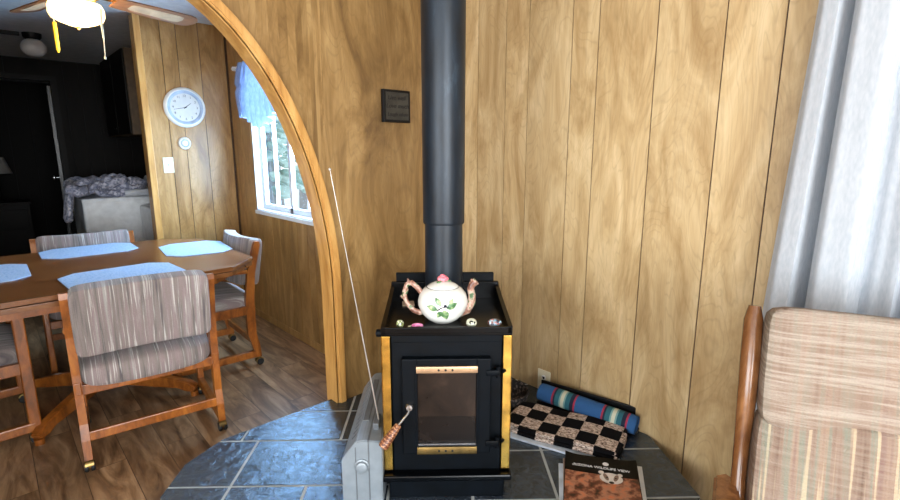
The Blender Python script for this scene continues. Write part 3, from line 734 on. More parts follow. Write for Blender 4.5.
# magazines: a small stack, lettering on the top one
mdir = Vector((1.857-1.672, .835-1.12)).normalized(); ma = atan2(mdir.y, mdir.x)   # text baseline direction
mcx, mcy = 1.63, .88
specs = [(-.036, -.004, .05, 'paper', 'lowest magazine of the stack, white page edges showing'), (.018, -.012, -.03, 'paper', 'second magazine from the bottom of the stack on the hearth'), (-.022, -.012, .03, 'paper', 'magazine directly under the black covered wildlife magazine')]
MW, MH = .29, .35
z = HZ
for i, (ox, oy, rr, mt, lb) in enumerate(specs):
    b = MB(); b.box((0, 0, .005), (MW, MH, .009), mi=0, bev=.001); b.box((0, 0, .0099), (MW, MH, .0006), mi=1)
    b.box((-MW/2-.0003, 0, .005), (.001, MH, .0096), mi=1 if i == 1 else 0)
    o = b.build('magazine', [M['paper'], [M['board'], M['paper'], M['photo_grey']][i]], None, (mcx+ox, mcy+oy, z), (0, 0, ma+rr)); tag(o, lb, 'magazine'); z += .0105
mg = thing('magazine', 'black covered wildlife magazine with an animal photo, topmost on the hearth stack', 'magazine', (mcx, mcy, z), ma)
b = MB(); b.box((0, 0, .004), (MW-.004, MH-.002, .007), bev=.001); b.build('pages', M['paper'], mg)
def cur(x, y): return .0085 + .0 + .010*max(0, (abs(x)-.08)/.065)**2*max(0, y/.175)
b = MB(); b.grid(24, 24, lambda u, v: Vector(((u-.5)*MW, (v-.5)*MH, cur((u-.5)*MW, (v-.5)*MH)))); b.grid(24, 24, lambda u, v: Vector(((u-.5)*MW, (v-.5)*MH, cur((u-.5)*MW, (v-.5)*MH)-.0012)))
cov = b.build('cover', M['cover_black'], mg)
b = MB(); b.grid(16, 16, lambda u, v: Vector(((u-.5)*(MW-.006), -.172+v*.225, cur((u-.5)*MW, -.172+v*.225)+.0006))); b.build('cover_photo', M['photo_fur'], cov)
b = MB()
def blob(cx, cy, rx, ry, h, mi, an=0):
    vs = [b.bm.verts.new((cx+rx*cos(t)*cos(an)-ry*sin(t)*sin(an), cy+rx*cos(t)*sin(an)+ry*sin(t)*cos(an), h)) for t in [2*pi*k/18 for k in range(18)]]; f = b.bm.faces.new(vs); f.material_index = mi
blob(.03, .03, .036, .028, .0096, 0); blob(.0, .055, .009, .009, .0097, 0); blob(.058, .052, .008, .008, .0097, 0)
blob(.014, .034, .007, .018, .0099, 1, .3); blob(.045, .034, .007, .018, .0099, 1, -.3); blob(.03, .008, .008, .006, .01, 2); blob(.017, .032, .0035, .0035, .0101, 2); blob(.044, .032, .0035, .0035, .0101, 2)
bmesh.ops.scale(b.bm, vec=(1.25, 1.25, 1), verts=b.bm.verts)
b.build('animal_picture', [M['photo_white'], M['photo_grey'], M['letter_dark']], cov)
text_mesh('title_lettering', 'ARIZONA WILDLIFE VIEWS', .0205, M['letter'], cov, (.0, .098, .0099), (0, 0, 0), .0002, bold=.0003)
b = MB(); blob(.02, .128, .0125, .0125, .0098, 0); b.build('round_emblem', M['letter'], cov)

# ------------------------------------------------------------------ wall fittings
b = MB(); b.bx(-.006, 0, -.042, .042, -.062, .062, bev=.003)
ot = thing('power_outlet', 'ivory power outlet low on the right panelled wall behind the blanket', 'outlet', (RW/U, 1.555, .078))
b.build('outlet_plate', M['ivory'], ot)
b = MB()
for zc in (-.02, .02): b.lathe([(0, 0), (.014, 0), (.014, .002), (0, .002)], 18, T(-.006, 0, zc) @ RY(-pi/2))
b.build('socket_face', M['white'], ot)
for zc in (-.02, .02):
    b = MB()
    for yc in (-.006, .006): b.bx(-.0088, -.0078, yc-.001, yc+.001, zc-.002, zc+.007)
    b.bx(-.0088, -.0078, -.002, .002, zc-.01, zc-.006)
    b.bx(-.0081, -.0078, -.006, .006, zc-.008, zc+.004); b.build('slot', M['dark'], ot)

pq = thing('wall_plaque', 'small square charcoal plaque with script on the amber arch wall', 'plaque', (1.658, AY/U, 1.572))
b = MB(); b.bx(-.088, .088, -.024, 0, -.083, .083, bev=.003); b.build('plaque_board', M['dark'], pq)
b = MB(); b.bx(-.074, .074, -.0265, -.022, -.07, .07, bev=.001); b.build('plaque_face', M['plaque'], pq)
for i, (tx, dx) in enumerate((('Live well', -.005), ('Love much', 0), ('Laugh often', 0))):
    text_mesh('plaque_lettering', tx, .033 if i < 2 else .028, M['letter_dark'], pq, (dx, -.0268, .042-i*.042), (pi/2, 0, 0), .0004, shear=.25, bold=.0004)

ck = thing('wall_clock', 'round white wall clock with grey inner ring on the dining partition', 'clock', (1.192, CY, 1.662))
fr = RX(pi/2)
b = MB(); b.lathe([(0, 0), (.143, 0), (.147, .008), (.142, .02), (.128, .028), (.116, .026), (.112, .018), (0, .018)], 48, fr); b.build('clock_frame', M['white'], ck)
b = MB(); b.lathe([(.126, .0275), (.118, .0282), (.105, .022), (.102, .0185), (.106, .018)], 48, fr, cap=False); b.build('inner_ring', M['greyring'], ck)
b = MB(); b.lathe([(0, .0185), (.104, .0185), (.104, .0195), (0, .0195)], 40, fr); dial = b.build('dial', M['dial'], ck)
for k in range(1, 13):
    a = pi/2-k*pi/6; text_mesh('numeral', str(k), .024, M['letter_dark'], dial, (.084*cos(a), -.0199, .084*sin(a)), (pi/2, 0, 0), .0002)
def hand(nm, ln, w, a, y):
    b = MB(); b.prism([(-.012, -w), (ln, -w*.4), (ln+.003, 0), (ln, w*.4), (-.012, w)], 0, .001, T(0, y, 0) @ RX(pi/2) @ RZ(a)); b.build(nm, M['letter_dark'], ck)
hand('hour_hand', .052, .0032, pi/2-1.72*pi/6, -.0215); hand('minute_hand', .082, .0024, pi/2-43*pi/30, -.023)
b = MB(); b.lathe([(0, .0235), (.005, .0235), (.004, .027), (0, .027)], 12, fr); b.build('hand_cap', M['dark'], ck)
th = thing('round_thermostat', 'small round white thermostat under the clock', 'thermostat', (1.165, CY, 1.398))
b = MB(); b.lathe([(0, 0), (.046, 0), (.047, .01), (.042, .02), (.03, .026), (0, .026)], 32, fr); b.build('thermostat_base', M['white'], th)
b = MB(); b.lathe([(.031, .0262), (.026, .03), (.02, .027)], 28, fr, cap=False); b.build('dial_ring', M['greyring'], th)
b = MB(); b.lathe([(0, .026), (.018, .026), (.016, .031), (0, .032)], 20, fr); b.build('center_cap', M['white'], th)
sw = thing('light_switch', 'ivory light switch plate low left of the round thermostat', 'light switch', (1.04, CY, 1.235))
b = MB(); b.bx(-.036, .036, -.006, 0, -.058, .058, bev=.003); b.build('switch_plate', M['ivory'], sw)
b = MB(); b.box((0, -.01, .003), (.009, .012, .02), RX(.4), bev=.002); b.build('toggle', M['white'], sw)

# ------------------------------------------------------------------ dining table
TZ = .75
tb = thing('dining_table', 'eight-cornered oak dining table with leaf stacked edge in the dining nook', 'table', (.36, 3.2, 0), radians(2))
def octo(x0, x1, y0, y1, c): return [(x0+c, y0), (x1-c, y0), (x1, y0+c), (x1, y1-c), (x1-c, y1), (x0+c, y1), (x0, y1-c), (x0, y0+c)]
b = MB(); b.prism(octo(-.70, .70, -.60, .60, .19), TZ-.022, TZ, bev=.004); b.build('tabletop', M['table_wood'], tb)
b = MB(); b.prism(octo(-.695, .695, -.595, .595, .19), TZ-.05, TZ-.027, bev=.004); b.build('lower_leaf', M['table_wood'], tb)
b = MB(); b.prism(octo(-.62, .62, -.52, .52, .17), TZ-.095, TZ-.049, bev=.003); b.build('apron', M['oak'], tb)
b = MB(); b.box((.0, 0, .40), (.16, .16, .56), bev=.01); b.box((0, 0, .16), (.26, .26, .10), bev=.012); b.build('pedestal', M['oak'], tb)
for an in (45, 135, 225, 315):
    b = MB(); R2 = RZ(radians(an))
    b.prism([(.08, .07), (.08, .16), (.2, .14), (.46, .085), (.5, .055), (.49, .03), (.44, .03), (.4, .05)], -.024, .024, R2 @ RX(pi/2), bev=.005)
    b.lathe([(0, 0), (.02, 0), (.022, .028), (0, .03)], 12, R2 @ T(.48, 0, 0)); b.build('foot', M['oak'], tb)

# placemats
def placemat(x, y, a, w, d, label):
    b = MB(); c = .075; b.prism([(-w/2+c, -d/2), (w/2-c, -d/2), (w/2, -d/2+c), (w/2, d/2-c), (w/2-c, d/2), (-w/2+c, d/2), (-w/2, d/2-c), (-w/2, -d/2+c)], 0, .004, bev=.0015)
    o = b.build('placemat', M['placemat'], None, (x, y, TZ+.0003), (0, 0, a)); tag(o, label, 'placemat', 'blue placemats on the dining table'); return o
placemat(.44, 2.80, radians(4), .48, .40, 'pale blue eight-sided placemat at the near side, above the front chair')
placemat(.415, 3.65, radians(0), .47, .37, 'pale blue eight-sided placemat at the far side, before the far chair')
placemat(.905, 3.29, radians(84), .47, .36, 'pale blue eight-sided placemat at the right end of the table')
placemat(-.08, 3.25, radians(90), .47, .38, 'pale blue eight-sided placemat at the left end, cut by photo edge')

# ------------------------------------------------------------------ dining chairs (front faces +Y; origin between the rear casters)
def make_chair():
    c = thing('dining_chair', 'x', 'chair')
    hw = .265; D = .47; nm = {-1: -1, 1: 1}
    for sx in (-1, 1):
        X = sx*hw
        # rear post, swept with a slight knee
        b = MB()
        def post(pts, w=.03, dpt=.046):
            for (y0, z0, k0), (y1, z1, k1) in zip(pts, pts[1:]):
                vs = [b.bm.verts.new(p) for p in [(X-w/2, y0-dpt/2*k0, z0), (X+w/2, y0-dpt/2*k0, z0), (X+w/2, y0+dpt/2*k0, z0), (X-w/2, y0+dpt/2*k0, z0), (X-w/2, y1-dpt/2*k1, z1), (X+w/2, y1-dpt/2*k1, z1), (X+w/2, y1+dpt/2*k1, z1), (X-w/2, y1+dpt/2*k1, z1)]]
                for q in ((0, 3, 2, 1), (4, 5, 6, 7), (0, 1, 5, 4), (1, 2, 6, 5), (2, 3, 7, 6), (3, 0, 4, 7)): b.bm.faces.new([vs[k] for k in q])
        post([(0, .055, .75), (.012, .14, 1), (.03, .21, 1.1), (.03, .43, 1.15), (.01, .6, 1), (-.035, .77, .85), (-.04, .795, .55)])
        b.build('rear_post', M['oak'], c)
        b = MB(); b.box((X, D, .335), (.03, .046, .56), bev=.006); b.build('front_leg', M['oak'], c)
        b = MB(); b.box((X, (D+.01)/2, .078), (.032, D-.0, .045), bev=.006); b.build('runner', M['oak'], c)
        b = MB(); b.box((X, D/2+.03, .625), (.046, D+.0, .026), RX(radians(2)), bev=.008); b.build('armrest', M['oak'], c)
        b = MB(); b.box((X, D/2, .37), (.026, D, .055), bev=.004); b.build('side_rail', M['oak'], c)
        for yy in (0, D):
            b = MB(); b.cyl((X, yy, .046), (X, yy, .058), .009, 10, 0)
            for q in (-1, 1): b.lathe([(0, 0), (.019, 0), (.022, .003), (.022, .012), (.019, .016), (0, .016)], 16, T(X+q*.003, yy-.006, .0225) @ RY(q*pi/2), 1)
            b.lathe([(0, -.017), (.0235, -.016), (.0235, .016), (0, .017)], 14, T(X, yy-.003, .03) @ RY(pi/2) @ T(0, 0, 0), 0)
            b.build('caster', [M['brass_dull'], M['rubber']], c)
    for yy in (.03, D-.01): b = MB(); b.box((0, yy, .355), (2*hw, .022, .045), bev=.004); b.build('seat_rail', M['oak'], c)
    b = MB(); b.box((0, .012, .15), (2*hw-.02, .02, .042), bev=.004); b.build('stretcher', M['oak'], c)
    b = MB()
    b.pad((0, D/2+.0, .425), (.515, .49, .115), RX(radians(2)), puff=.32, n=12, fn=lambda v: (v.x, v.y, v.z*(1-.18*(abs(v.x)/.26)**3)-(.012*(v.y/.24)**2)))
    b.build('seat', M['chair_fabric'], c)
    b = MB()
    b.pad((0, -.005, .655), (.505, .085, .30), RX(radians(9)), puff=.04, n=16, sq=14, fn=lambda v: (v.x, v.y+.045*(1-(v.x/.25)**2)-.02, v.z+.012*(v.x/.25)**2))
    b.build('backrest', M['chair_fabric'], c)
    return c
ch = make_chair()
grp = 'padded oak armchairs on casters around the dining table'
def put(o, x, y, a, lb): o.location = (x, y, 0); o.rotation_euler = (0, 0, a); tag(o, lb, 'chair', grp)
c2 = copy_tree(ch); c3 = copy_tree(ch); c4 = copy_tree(ch)
put(ch, .437, 2.425, radians(-5.8), 'striped padded oak chair nearest us, its back turned to the camera')
put(c2, 1.152, 3.30, radians(88), 'striped padded oak chair at the table right end beside the window wall')
put(c3, -.45, 3.135, radians(-88), 'striped padded oak chair at left end, cut by photo edge')
put(c4, .44, 4.015, radians(178), 'striped padded oak chair on the far side, only its back top showing')

# ------------------------------------------------------------------ ceiling fan with light
FX, FYY = .448, 3.2
fn_ = thing('ceiling_fan', 'ceiling fan with wood and cane blades and glowing bowl above table', 'ceiling fan', (FX, FYY, 0))
b = MB(); b.lathe([(0, CEIL), (.06, CEIL), (.062, CEIL-.04), (.03, CEIL-.06), (.03, 2.18), (.09, 2.175), (.105, 2.15), (.105, 2.09), (.08, 2.075), (.05, 2.07), (0, 2.07)], 32); b.build('fan_motor', M['brass'], fn_)
b = MB(); b.lathe([(0, 2.075), (.05, 2.075), (.06, 2.06), (.06, 2.05), (.04, 2.035), (0, 2.035)], 36); b.build('light_fitter', M['brass'], fn_)
b = MB(); b.lathe([(.108, 2.052), (.117, 2.03), (.117, 2.0), (.108, 1.98), (.08, 1.965), (.045, 1.952), (.02, 1.946), (0, 1.945)], 36, cap=False); b.tube([(.05, 0, 2.05), (.11, 0, 2.045)], .004, 6); b.tube([(-.05, 0, 2.05), (-.11, 0, 2.045)], .004, 6); b.build('glass_bowl', M['bowl'], fn_)
b = MB(); b.lathe([(0, 1.947), (.009, 1.943), (.007, 1.936), (0, 1.93)], 12); b.build('bowl_finial', M['brass'], fn_)
for k in range(4):
    a = radians(20.8+(0, 84, 180, 264)[k]); R2 = RZ(a)
    b = MB(); b.box((.15, 0, 2.112), (.12, .035, .006), bev=.002, rot=R2) if False else b.box(tuple(R2 @ Vector((.155, 0, 2.11))), (.13, .04, .007), R2, bev=.002)
    arm = b.build('blade_bracket', M['brass'], fn_)
    out = []; 
    for (x, w) in ((.19, .05), (.25, .058), (.45, .068), (.6, .07)): out.append((x, w))
    pts = [(x, -w) for x, w in out] + [(.6+.068*sin(t), -.07*cos(t)) for t in [pi*i/8 for i in range(1, 8)]] + [(x, w) for x, w in out[::-1]]
    b = MB(); b.prism(pts, -.003, .003, T(0, 0, 2.103) @ R2 @ RX(radians(-13))); bl_ = b.build('fan_blade', M['blade_wood'], fn_)
    ins = [(.27, -.02), (.28, -.03), (.3, -.034), (.54, -.04), (.57, -.034), (.58, 0), (.57, .034), (.54, .04), (.3, .034), (.28, .03), (.27, .02)]
    b = MB(); b.prism(ins, -.0042, .0042, T(0, 0, 2.103) @ R2 @ RX(radians(-13))); b.build('cane_insert', M['cane'], bl_)
rtv = Vector((cos(YAW), -sin(YAW), 0))
b = MB(); p = rtv*-.122; p1 = Vector((p.x, p.y, 2.035)); p2 = Vector((p.x*.97, p.y*.97, 1.97)); b.tube([p1, p2], .002, 6, 0); b.tube([p2, (p2.x, p2.y, 1.965), (p2.x, p2.y, 1.84), (p2.x, p2.y, 1.825)], [.004, .009, .0085, .004], 8, 1)
b.build('pull_chain', [M['chain'], M['tassel']], fn_)['label'] = 'pull chain with a yellow tassel'
b = MB(); p = rtv*.122; b.tube([(p.x, p.y, 2.03), (p.x*.95, p.y*.95, 1.95), (p.x*.97, p.y*.97, 1.89)], [.004, .005, .004], 8); b.tube([(p.x*.97, p.y*.97, 1.89), (p.x*.93, p.y*.93, 1.80)], .0022, 6); b.lathe([(0, 0), (.005, 0), (.005, .012), (0, .012)], 8, T(p.x*.93, p.y*.93, 1.792))
b.build('pull_chain', M['chain'], fn_)['label'] = 'cream beaded pull chain'

# kitchen globe light
gx, gy = .45, 5.55
gt = thing('globe_ceiling_light', 'unlit white globe ceiling light in the dark kitchen beyond', 'ceiling light', (gx, gy, 0))
b = MB(); b.lathe([(0, CEIL), (.066, CEIL), (.062, CEIL-.03), (.045, CEIL-.052), (0, CEIL-.052)], 28); b.build('light_base', M['dark'], gt)
b = MB(); b.lathe([(.04, CEIL-.045), (.06, CEIL-.055), (.082, CEIL-.08), (.09, CEIL-.11), (.082, CEIL-.145), (.055, CEIL-.172), (.02, CEIL-.184), (0, CEIL-.185)], 32); b.build('glass_globe', M['opal'], gt)
b = MB(); b.bx(-1.6, -.08, -.02, .02, CEIL-.028, CEIL-.001, bev=.003); b.build('wiring_track', M['dark'], gt)

# ------------------------------------------------------------------ window valance
b = MB()
def vf(u, v):
    y = 3.90-u*1.09; top = 1.975; L_ = .43+.04*cos(u*2*pi*1.9+2.6)
    z = top - v*L_; amp = .012+.022*v; x = WW-.045-amp*sin(u*2*pi*13+1.2*sin(v*3))-.018*sin(v*pi*.9)
    if .42 < v < .5: x += .012
    return Vector((x, y + (.02*sin(v*5) if u < .03 else 0), z + .006*sin(u*70)*v))
b.grid(150, 22, vf)
va = b.build('window_valance', M['valance'], None); tag(va, 'sheer blue ruffled valance over the dining window', 'curtain')
b = MB(); b.tube([(WW-.03, 4.08, 1.955), (WW-.03, 2.75, 1.955)], .007, 8); b.box((WW-.016, 4.07, 1.955), (.03, .02, .03)); b.box((WW-.016, 2.76, 1.955), (.03, .02, .03)); tag(b.build('valance_rod', M['white'], None), 'thin white rod carrying the blue valance', 'curtain rod')

# ------------------------------------------------------------------ large curtain on the right
b = MB()
ctrl = [(.0, -.02), (.02, -.052), (.06, -.062), (.068, -.0), (.075, .065), (.084, .065), (.090, -.045), (.112, -.08), (.19, -.09), (.205, -.06), (.215, -.005), (.25, -.03), (.30, -.055), (.315, .0), (.33, .05), (.345, -.03), (.40, -.08), (.47, -.06), (.50, .02), (.55, -.02)]
def prof_x(s):
    per = .55; s = s % per
    for (a0, x0), (a1, x1) in zip(ctrl, ctrl[1:]):
        if a0 <= s <= a1:
            t = (s-a0)/(a1-a0); t = t*t*(3-2*t); return x0+(x1-x0)*t
    return 0
def cf(u, v):
    y = .455 - u*1.85; z = 2.12 - v*2.24
    spread = .085*v*max(0, 1-u*14)+.012*v; return Vector((2.075 + prof_x(u*1.85)*(.8+.3*v) + .004*sin(v*9+u*20), y+spread, z))
b.grid(260, 30, cf)
cu = b.build('window_curtain', M['curtain'], None); tag(cu, 'long sheer white curtain in soft folds hanging at the right wall window', 'curtain')
b = MB(); b.tube([(2.08, .56, 2.13), (2.08, -1.5, 2.13)], .011, 12); b.box((2.12, .5, 2.13), (.08, .02, .03)); b.box((2.12, -1.45, 2.13), (.08, .02, .03)); tag(b.build('curtain_rod', M['white'], None), 'white rod along the top of the long sheer curtain', 'curtain rod')
# the window behind it
def window_frame(name, axis, pos, a0, a1, z0, z1, out):
    b = MB(); t = .05
    def q(u0, u1, w0, w1, p0, p1):
        if axis == 'X': b.bx(p0, p1, u0, u1, w0, w1)
        else: b.bx(u0, u1, p0, p1, w0, w1)
    p0, p1 = pos, pos+out*.08
    for (u0, u1, w0, w1) in ((a0, a0+t, z0, z1), (a1-t, a1, z0, z1), (a0, a1, z0, z0+t), (a0, a1, z1-t, z1), ((a0+a1)/2-.02, (a0+a1)/2+.02, z0, z1)): q(u0, u1, w0, w1, p0, p1)
    w = struct(b, name, M['vinyl']); b = MB()
    def q2(p0, p1):
        if axis == 'X': b.bx(p0, p1, a0+.02, a1-.02, z0+.02, z1-.02)
        else: b.bx(a0+.02, a1-.02, p0, p1, z0+.02, z1-.02)
    q2(pos+out*.04, pos+out*.044); b.build('window_pane', M['glass'], w)
window_frame('window_2', 'X', RW, WY0, WY1, WZ0, WZ1, 1)
window_frame('added_window_left', 'X', LX, -1.7, 1.1, .5, 2.1, -1)  # unseen window, added to hold the left fill lamp
window_frame('added_window_back', 'Y', BY, -1.9, .6, .7, 2.0, -1)  # unseen window, added to hold the fill lamp behind the camera

# bring the stove-corner pieces to metres
for o in [q for q in COL.objects if q.parent is None and q.name.split('.')[0] in ('hearth', 'wood_stove', 'stove_pipe', 'teapot', 'painted_egg', 'pink_shell', 'painted_pebble', 'mottled_stone', 'tan_card', 'portable_radio', 'white_board', 'folded_rug', 'rolled_blanket', 'dark_mat', 'dark_basket', 'magazine', 'power_outlet', 'wall_plaque', 'window_curtain', 'curtain_rod')]:
    o.location = (o.location.x*U, o.location.y*U, o.location.z*U+DATUM); o.scale = (U, U, U)
# ------------------------------------------------------------------ armchair at the right
ac = thing('glider_armchair', 'tan striped upholstered armchair with curved wooden side post at right', 'armchair', (1.385, .035, 0), atan2(-.35, -.94)+pi)
# local frame: -x is the way it faces, y runs along its width (+y = left in the photo)
A = Vector((.94, .35)); 
def AL(x, y):   # world -> local
    q = Vector((x-1.33, y-.10)); c_, s_ = .937, .349; return (q.x*c_+q.y*s_, -q.x*s_+q.y*c_)
WD = .29
lean = radians(14)
b = MB()
b.pad((.083, 0, .825), (.12, .57, .29), RY(lean), puff=.05, sq=12, n=14, fn=lambda v: (v.x+.012*cos(v.y*9), v.y, v.z)); b.build('head_cushion', M['arm_top'], ac)
b = MB(); b.pad((.015, 0, .55), (.12, .575, .36), RY(lean), puff=.05, sq=12, n=14); b.build('back_cushion', M['arm_low'], ac)
b = MB(); b.pad((-.27, 0, .40), (.56, .56, .14), RY(radians(4)), puff=.3, n=12); b.build('seat_cushion', M['arm_low'], ac)
for sy in (-1, 1):
    b = MB(); y = sy*(WD+.018)
    pts = [(.125, y, .955), (.118, y, .92), (.085, y, .83), (.055, y, .72), (.045, y, .62), (.02, y, .53), (-.03, y, .45), (-.07, y, .36), (-.08, y, .25)]
    b.tube(pts, [.014, .022, .023, .021, .018, .017, .017, .018, .018], 14); b.build('back_post', M['armchair_wood'], ac)
    b = MB(); b.prism([(-.55, -.03), (-.5, -.04), (-.2, -.038), (.03, -.026), (.05, 0), (.03, .026), (-.2, .038), (-.5, .04), (-.55, .03)], .495, .522, T(0, sy*(WD+.045), 0), bev=.007); b.build('armrest', M['armchair_wood'], ac)
    b = MB(); b.tube([(-.48, y, .50), (-.46, y, .4), (-.48, y, .24)], [.018, .022, .018], 10); b.build('arm_post', M['armchair_wood'], ac)
    b = MB(); b.box((-.24, y, .25), (.56, .035, .06), bev=.01); b.box((-.24, y, .06), (.60, .045, .05), bev=.01); b.box((-.05, y, .155), (.03, .03, .16), bev=.004); b.box((-.43, y, .155), (.03, .03, .16), bev=.004); b.box((-.5, y, .018), (.06, .045, .036), bev=.006); b.box((.02, y, .018), (.06, .045, .036), bev=.006)
    b.build('glider_base', M['armchair_wood'], ac)
b = MB(); b.box((-.24, 0, .30), (.5, .56, .05), bev=.01); b.box((.075, 0, .42), (.03, .56, .05), bev=.006); b.box((-.24, 0, .06), (.05, .58, .04), bev=.006); b.build('seat_frame', M['armchair_wood'], ac)

# ------------------------------------------------------------------ kitchen / laundry beyond
wm = thing('washing_machine', 'white washing machine against the far kitchen wall under heaped laundry', 'washing machine', (.61, 5.4, 0))
b = MB(); b.bx(0, .68, 0, .68, .02, .90, bev=.015); b.build('cabinet', M['white_enamel'], wm)
b = MB(); b.bx(-.002, .682, -.002, .682, .88, .925, bev=.012); b.build('lid', M['white_enamel'], wm)
b = MB(); b.prism([(.58, .925), (.69, .925), (.69, 1.09), (.64, 1.09)], 0, .68, Matrix(((1, 0, 0, 0), (0, 0, 1, 0), (0, 1, 0, 0), (0, 0, 0, 1))), bev=.006); cp = b.build('control_panel', M['white_enamel'], wm)
b = MB()
for y in (.12, .34, .56): b.lathe([(0, 0), (.028, 0), (.024, .02), (0, .022)], 18, T(.607, y, 1.01) @ RY(-radians(70)))
b.build('control_knob', M['steel'], cp)
b = MB()
random.seed(11)
for i in range(26):
    x = random.uniform(.02, .5); y = random.uniform(.03, .62); hgt = .0+.11*(1-((x-.3)/.4)**2)
    ph = random.uniform(0, 6)
    b.pad((x, y, .955+hgt*random.uniform(.1, 1)), (random.uniform(.18, .3), random.uniform(.16, .28), random.uniform(.05, .09)), RZ(random.uniform(0, 3)) @ RX(random.uniform(-.4, .4)), puff=.8, n=6, fn=lambda v, ph=ph: (v.x, v.y, v.z+.012*sin(v.x*45+ph)+.01*sin(v.y*60+ph)))
b.pad((-.03, .1, .86), (.04, .28, .26), RY(.15), puff=.7, n=6, fn=lambda v: (v.x+.012*sin(v.y*60), v.y, v.z))
ln = b.build('laundry_heap', M['laundry'], None, (.55, 5.4, 0)); tag(ln, 'heap of grey patterned laundry piled on the washing machine', 'laundry')
dr = thing('laundry_tub', 'white utility tub beside the washing machine with towels on it', 'utility sink', (.93, 4.75, 0))
b = MB(); b.bx(.08, .5, .03, .5, .55, .86, bev=.02); b.bx(.12, .46, .07, .46, .8, .87, mi=0); b.build('basin', M['white_enamel'], dr)
b = MB()
for x in (.11, .47):
    for y in (.06, .47): b.cyl((x, y, 0), (x, y, .56), .014, 8)
b.build('tub_stand', M['white_enamel'], dr)
b = MB()
for i in range(5): b.pad((.2+.05*i, .2+.03*(i % 2), .895), (.16, .13, .05), RZ(i), puff=.8, n=5, fn=lambda v: (v.x, v.y, v.z+.01*sin(v.x*50)))
tw = b.build('crumpled_towel', M['towel'], None, (.93, 4.75, 0)); tag(tw, 'crumpled pale towel on the utility tub', 'towel')
b = MB(); b.tube([(.0, 0, 0), (.12, -.02, .005), (.25, .0, 0), (.38, .02, 0)], [.03, .034, .033, .03], 14); hs = b.build('rolled_towel', M['towel'], None, (.93, 5.36, .96)); tag(hs, 'grey rolled towel along the washer edge', 'towel')
bx_ = thing('cardboard_box', 'brown cardboard box standing beside the partition end', 'box', (.99, 4.42, 0))
b = MB(); b.bx(0, .34, 0, .3, 0, .80, bev=.003); b.build('carton', M['cardboard'], bx_)
b = MB(); b.box((.17, -.03, .812), (.33, .14, .003), RX(.5)); b.build('flap', M['cardboard'], bx_)
cb = thing('wall_cabinet', 'dark wall cabinet hung high on the kitchen side beyond the partition', 'cabinet', (1.08, 5.5, 0))
b = MB(); b.bx(0, .44, 0, 1.1, 1.49, 2.26, bev=.004); b.build('cabinet_body', M['cabinet_side'], cb)
for k in range(2):
    b = MB(); b.bx(-.02, -.001, .01+k*.55, .54+k*.55, 1.5, 2.25, bev=.004); d_ = b.build('cabinet_door', M['trim_dark'], cb)
    b = MB(); b.lathe([(0, 0), (.006, 0), (.012, .02), (0, .024)], 12, T(-.02, .49 if k == 0 else .61, 1.56) @ RY(-pi/2)); b.build('knob', M['steel'], d_)
lp = thing('bedside_lamp', 'small lamp with pale shade in the dark room beyond the doorway', 'lamp', (.12, 8.0, 0))
b = MB(); b.lathe([(0, .75), (.06, .75), (.05, .77), (.015, .79), (.03, .88), (.015, .98), (.01, 1.05), (0, 1.05)], 18); b.build('lamp_base', M['trim_dark'], lp)
b = MB(); b.lathe([(.15, 1.08), (.09, 1.27), (.088, 1.27), (.148, 1.08)], 28, cap=False); b.build('lamp_shade', M['shade'], lp)
ns = thing('nightstand', 'dark nightstand under the small lamp beyond the doorway', 'nightstand', (.12, 8.0, 0))
b = MB(); b.bx(-.25, .25, -.2, .2, 0, .72, bev=.004); b.bx(-.27, .27, -.22, .22, .72, .75, bev=.006); b.build('stand_body', M['trim_dark'], ns)
b = MB(); b.bx(-.22, .22, -.212, -.2, .42, .66, bev=.003); b.build('drawer', M['trim_dark'], ns)

# ------------------------------------------------------------------ outdoors seen through the dining window
b = MB(); b.bx(2.5, 30, -6, 40, -.75, -.7); struct(b, 'ground', M['pale_ground'])
random.seed(5)
def tree(x, y, h, r, lb):
    t = thing('conifer_tree', lb, 'tree', (x, y, -.7), random.uniform(0, 6), 'trees outside the dining window')
    b = MB(); b.tube([(0, 0, 0), (.03, .02, h*.5), (0, 0, h*.97)], [.09+.01*h, .06, .01], 8); b.build('trunk', M['bark'], t)
    b = MB()
    for i in range(170):
        z = h*(.28+.7*(i/170)); rr = r*(1.05-z/h)*random.uniform(.5, 1.1); a = i*2.4
        p = Vector((rr*cos(a), rr*sin(a), z-.12*rr)); s_ = .10+.16*random.random()
        b.pad(tuple(p), (s_*1.6, s_*.9, s_*.45), RZ(a) @ RY(.3), puff=1, n=1)
        if i % 3 == 0: b.tube([(0, 0, z), tuple(p)], [.018, .008], 4)
    b.build('foliage', M['foliage'], t)
for i, (x, y, h, r) in enumerate([(3.5, 8.2, 5, .85), (5.3, 10.6, 6, 1.05), (6.9, 15.5, 7, 1.4), (5.0, 13.9, 6.5, 1.1), (9.6, 19, 8, 1.6), (7.0, 20.5, 8, 1.7), (7.6, 12.0, 6, 1.1)]):
    tree(x, y, h, r, 'tall conifer in glare-paled colours standing on bright ground outside the dining window')

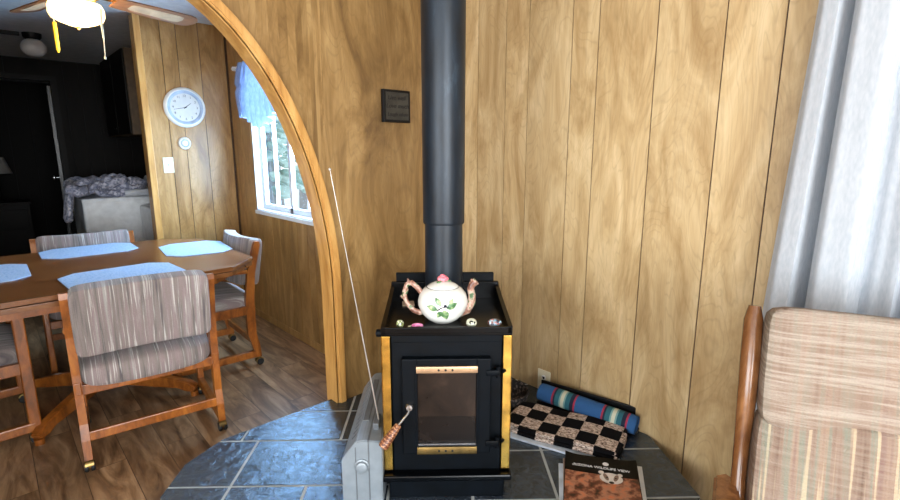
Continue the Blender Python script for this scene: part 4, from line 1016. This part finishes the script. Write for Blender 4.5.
# ------------------------------------------------------------------ light
w = bpy.data.worlds.new('sky'); S.world = w; w.use_nodes = True
bg = w.node_tree.nodes['Background']
sk = w.node_tree.nodes.new('ShaderNodeTexSky'); sk.sky_type = 'HOSEK_WILKIE'; sk.sun_direction = (-.4, -.6, .7); sk.turbidity = 3.5; sk.ground_albedo = .8
mixn = w.node_tree.nodes.new('ShaderNodeMix'); mixn.data_type = 'RGBA'; mixn.inputs[0].default_value = .55; mixn.inputs[7].default_value = (.78, .9, 1, 1)
w.node_tree.links.new(sk.outputs[0], mixn.inputs[6]); w.node_tree.links.new(mixn.outputs[2], bg.inputs[0]); bg.inputs[1].default_value = 2.4
def area(name, loc, rot, sx, sy, power, col, spread=180):
    l = bpy.data.lights.new(name, 'AREA'); l.shape = 'RECTANGLE'; l.size = sx; l.size_y = sy; l.energy = power; l.color = col; l.spread = radians(spread)
    o = bpy.data.objects.new(name, l); COL.objects.link(o); o.location = loc; o.rotation_euler = rot; return o
# daylight at the dining and right windows; left and back lamps are added fill
area('daylight_dining', (WW+.13, 3.36, 1.42), (0, radians(90), 0), 1.05, .95, 85, (.42, .68, 1))
area('daylight_right', (RW+.12, -.47, 1.3), (0, radians(90), 0), 1.4, 1.7, 8, (.91, .96, 1))
area('added_fill_left', (LX+.02, -.3, 1.3), (0, radians(-90), 0), 1.5, 2.7, 110, (.91, .96, 1))
area('added_fill_back', (-.65, BY+.02, 1.35), (radians(90), 0, 0), 2.4, 1.25, 165, (.91, .96, 1))
def point(name, loc, power, col, r=.08):
    l = bpy.data.lights.new(name, 'POINT'); l.energy = power; l.color = col; l.shadow_soft_size = r
    o = bpy.data.objects.new(name, l); COL.objects.link(o); o.location = loc
point('fan_bulb', (FX, FYY, 1.9), 6, (1, .78, .48), .1)
point('fan_bulb_upper', (FX, FYY, 2.02), 9, (1, .9, .76), .03)

S.view_settings.view_transform = 'Standard'; S.view_settings.look = 'None'; S.view_settings.gamma = 1; S.view_settings.use_curve_mapping = False
S.view_settings.exposure = 0.45
S.cycles.use_denoising = True; S.cycles.max_bounces = 8; S.cycles.diffuse_bounces = 5; S.cycles.transparent_max_bounces = 12; S.cycles.sample_clamp_indirect = 6
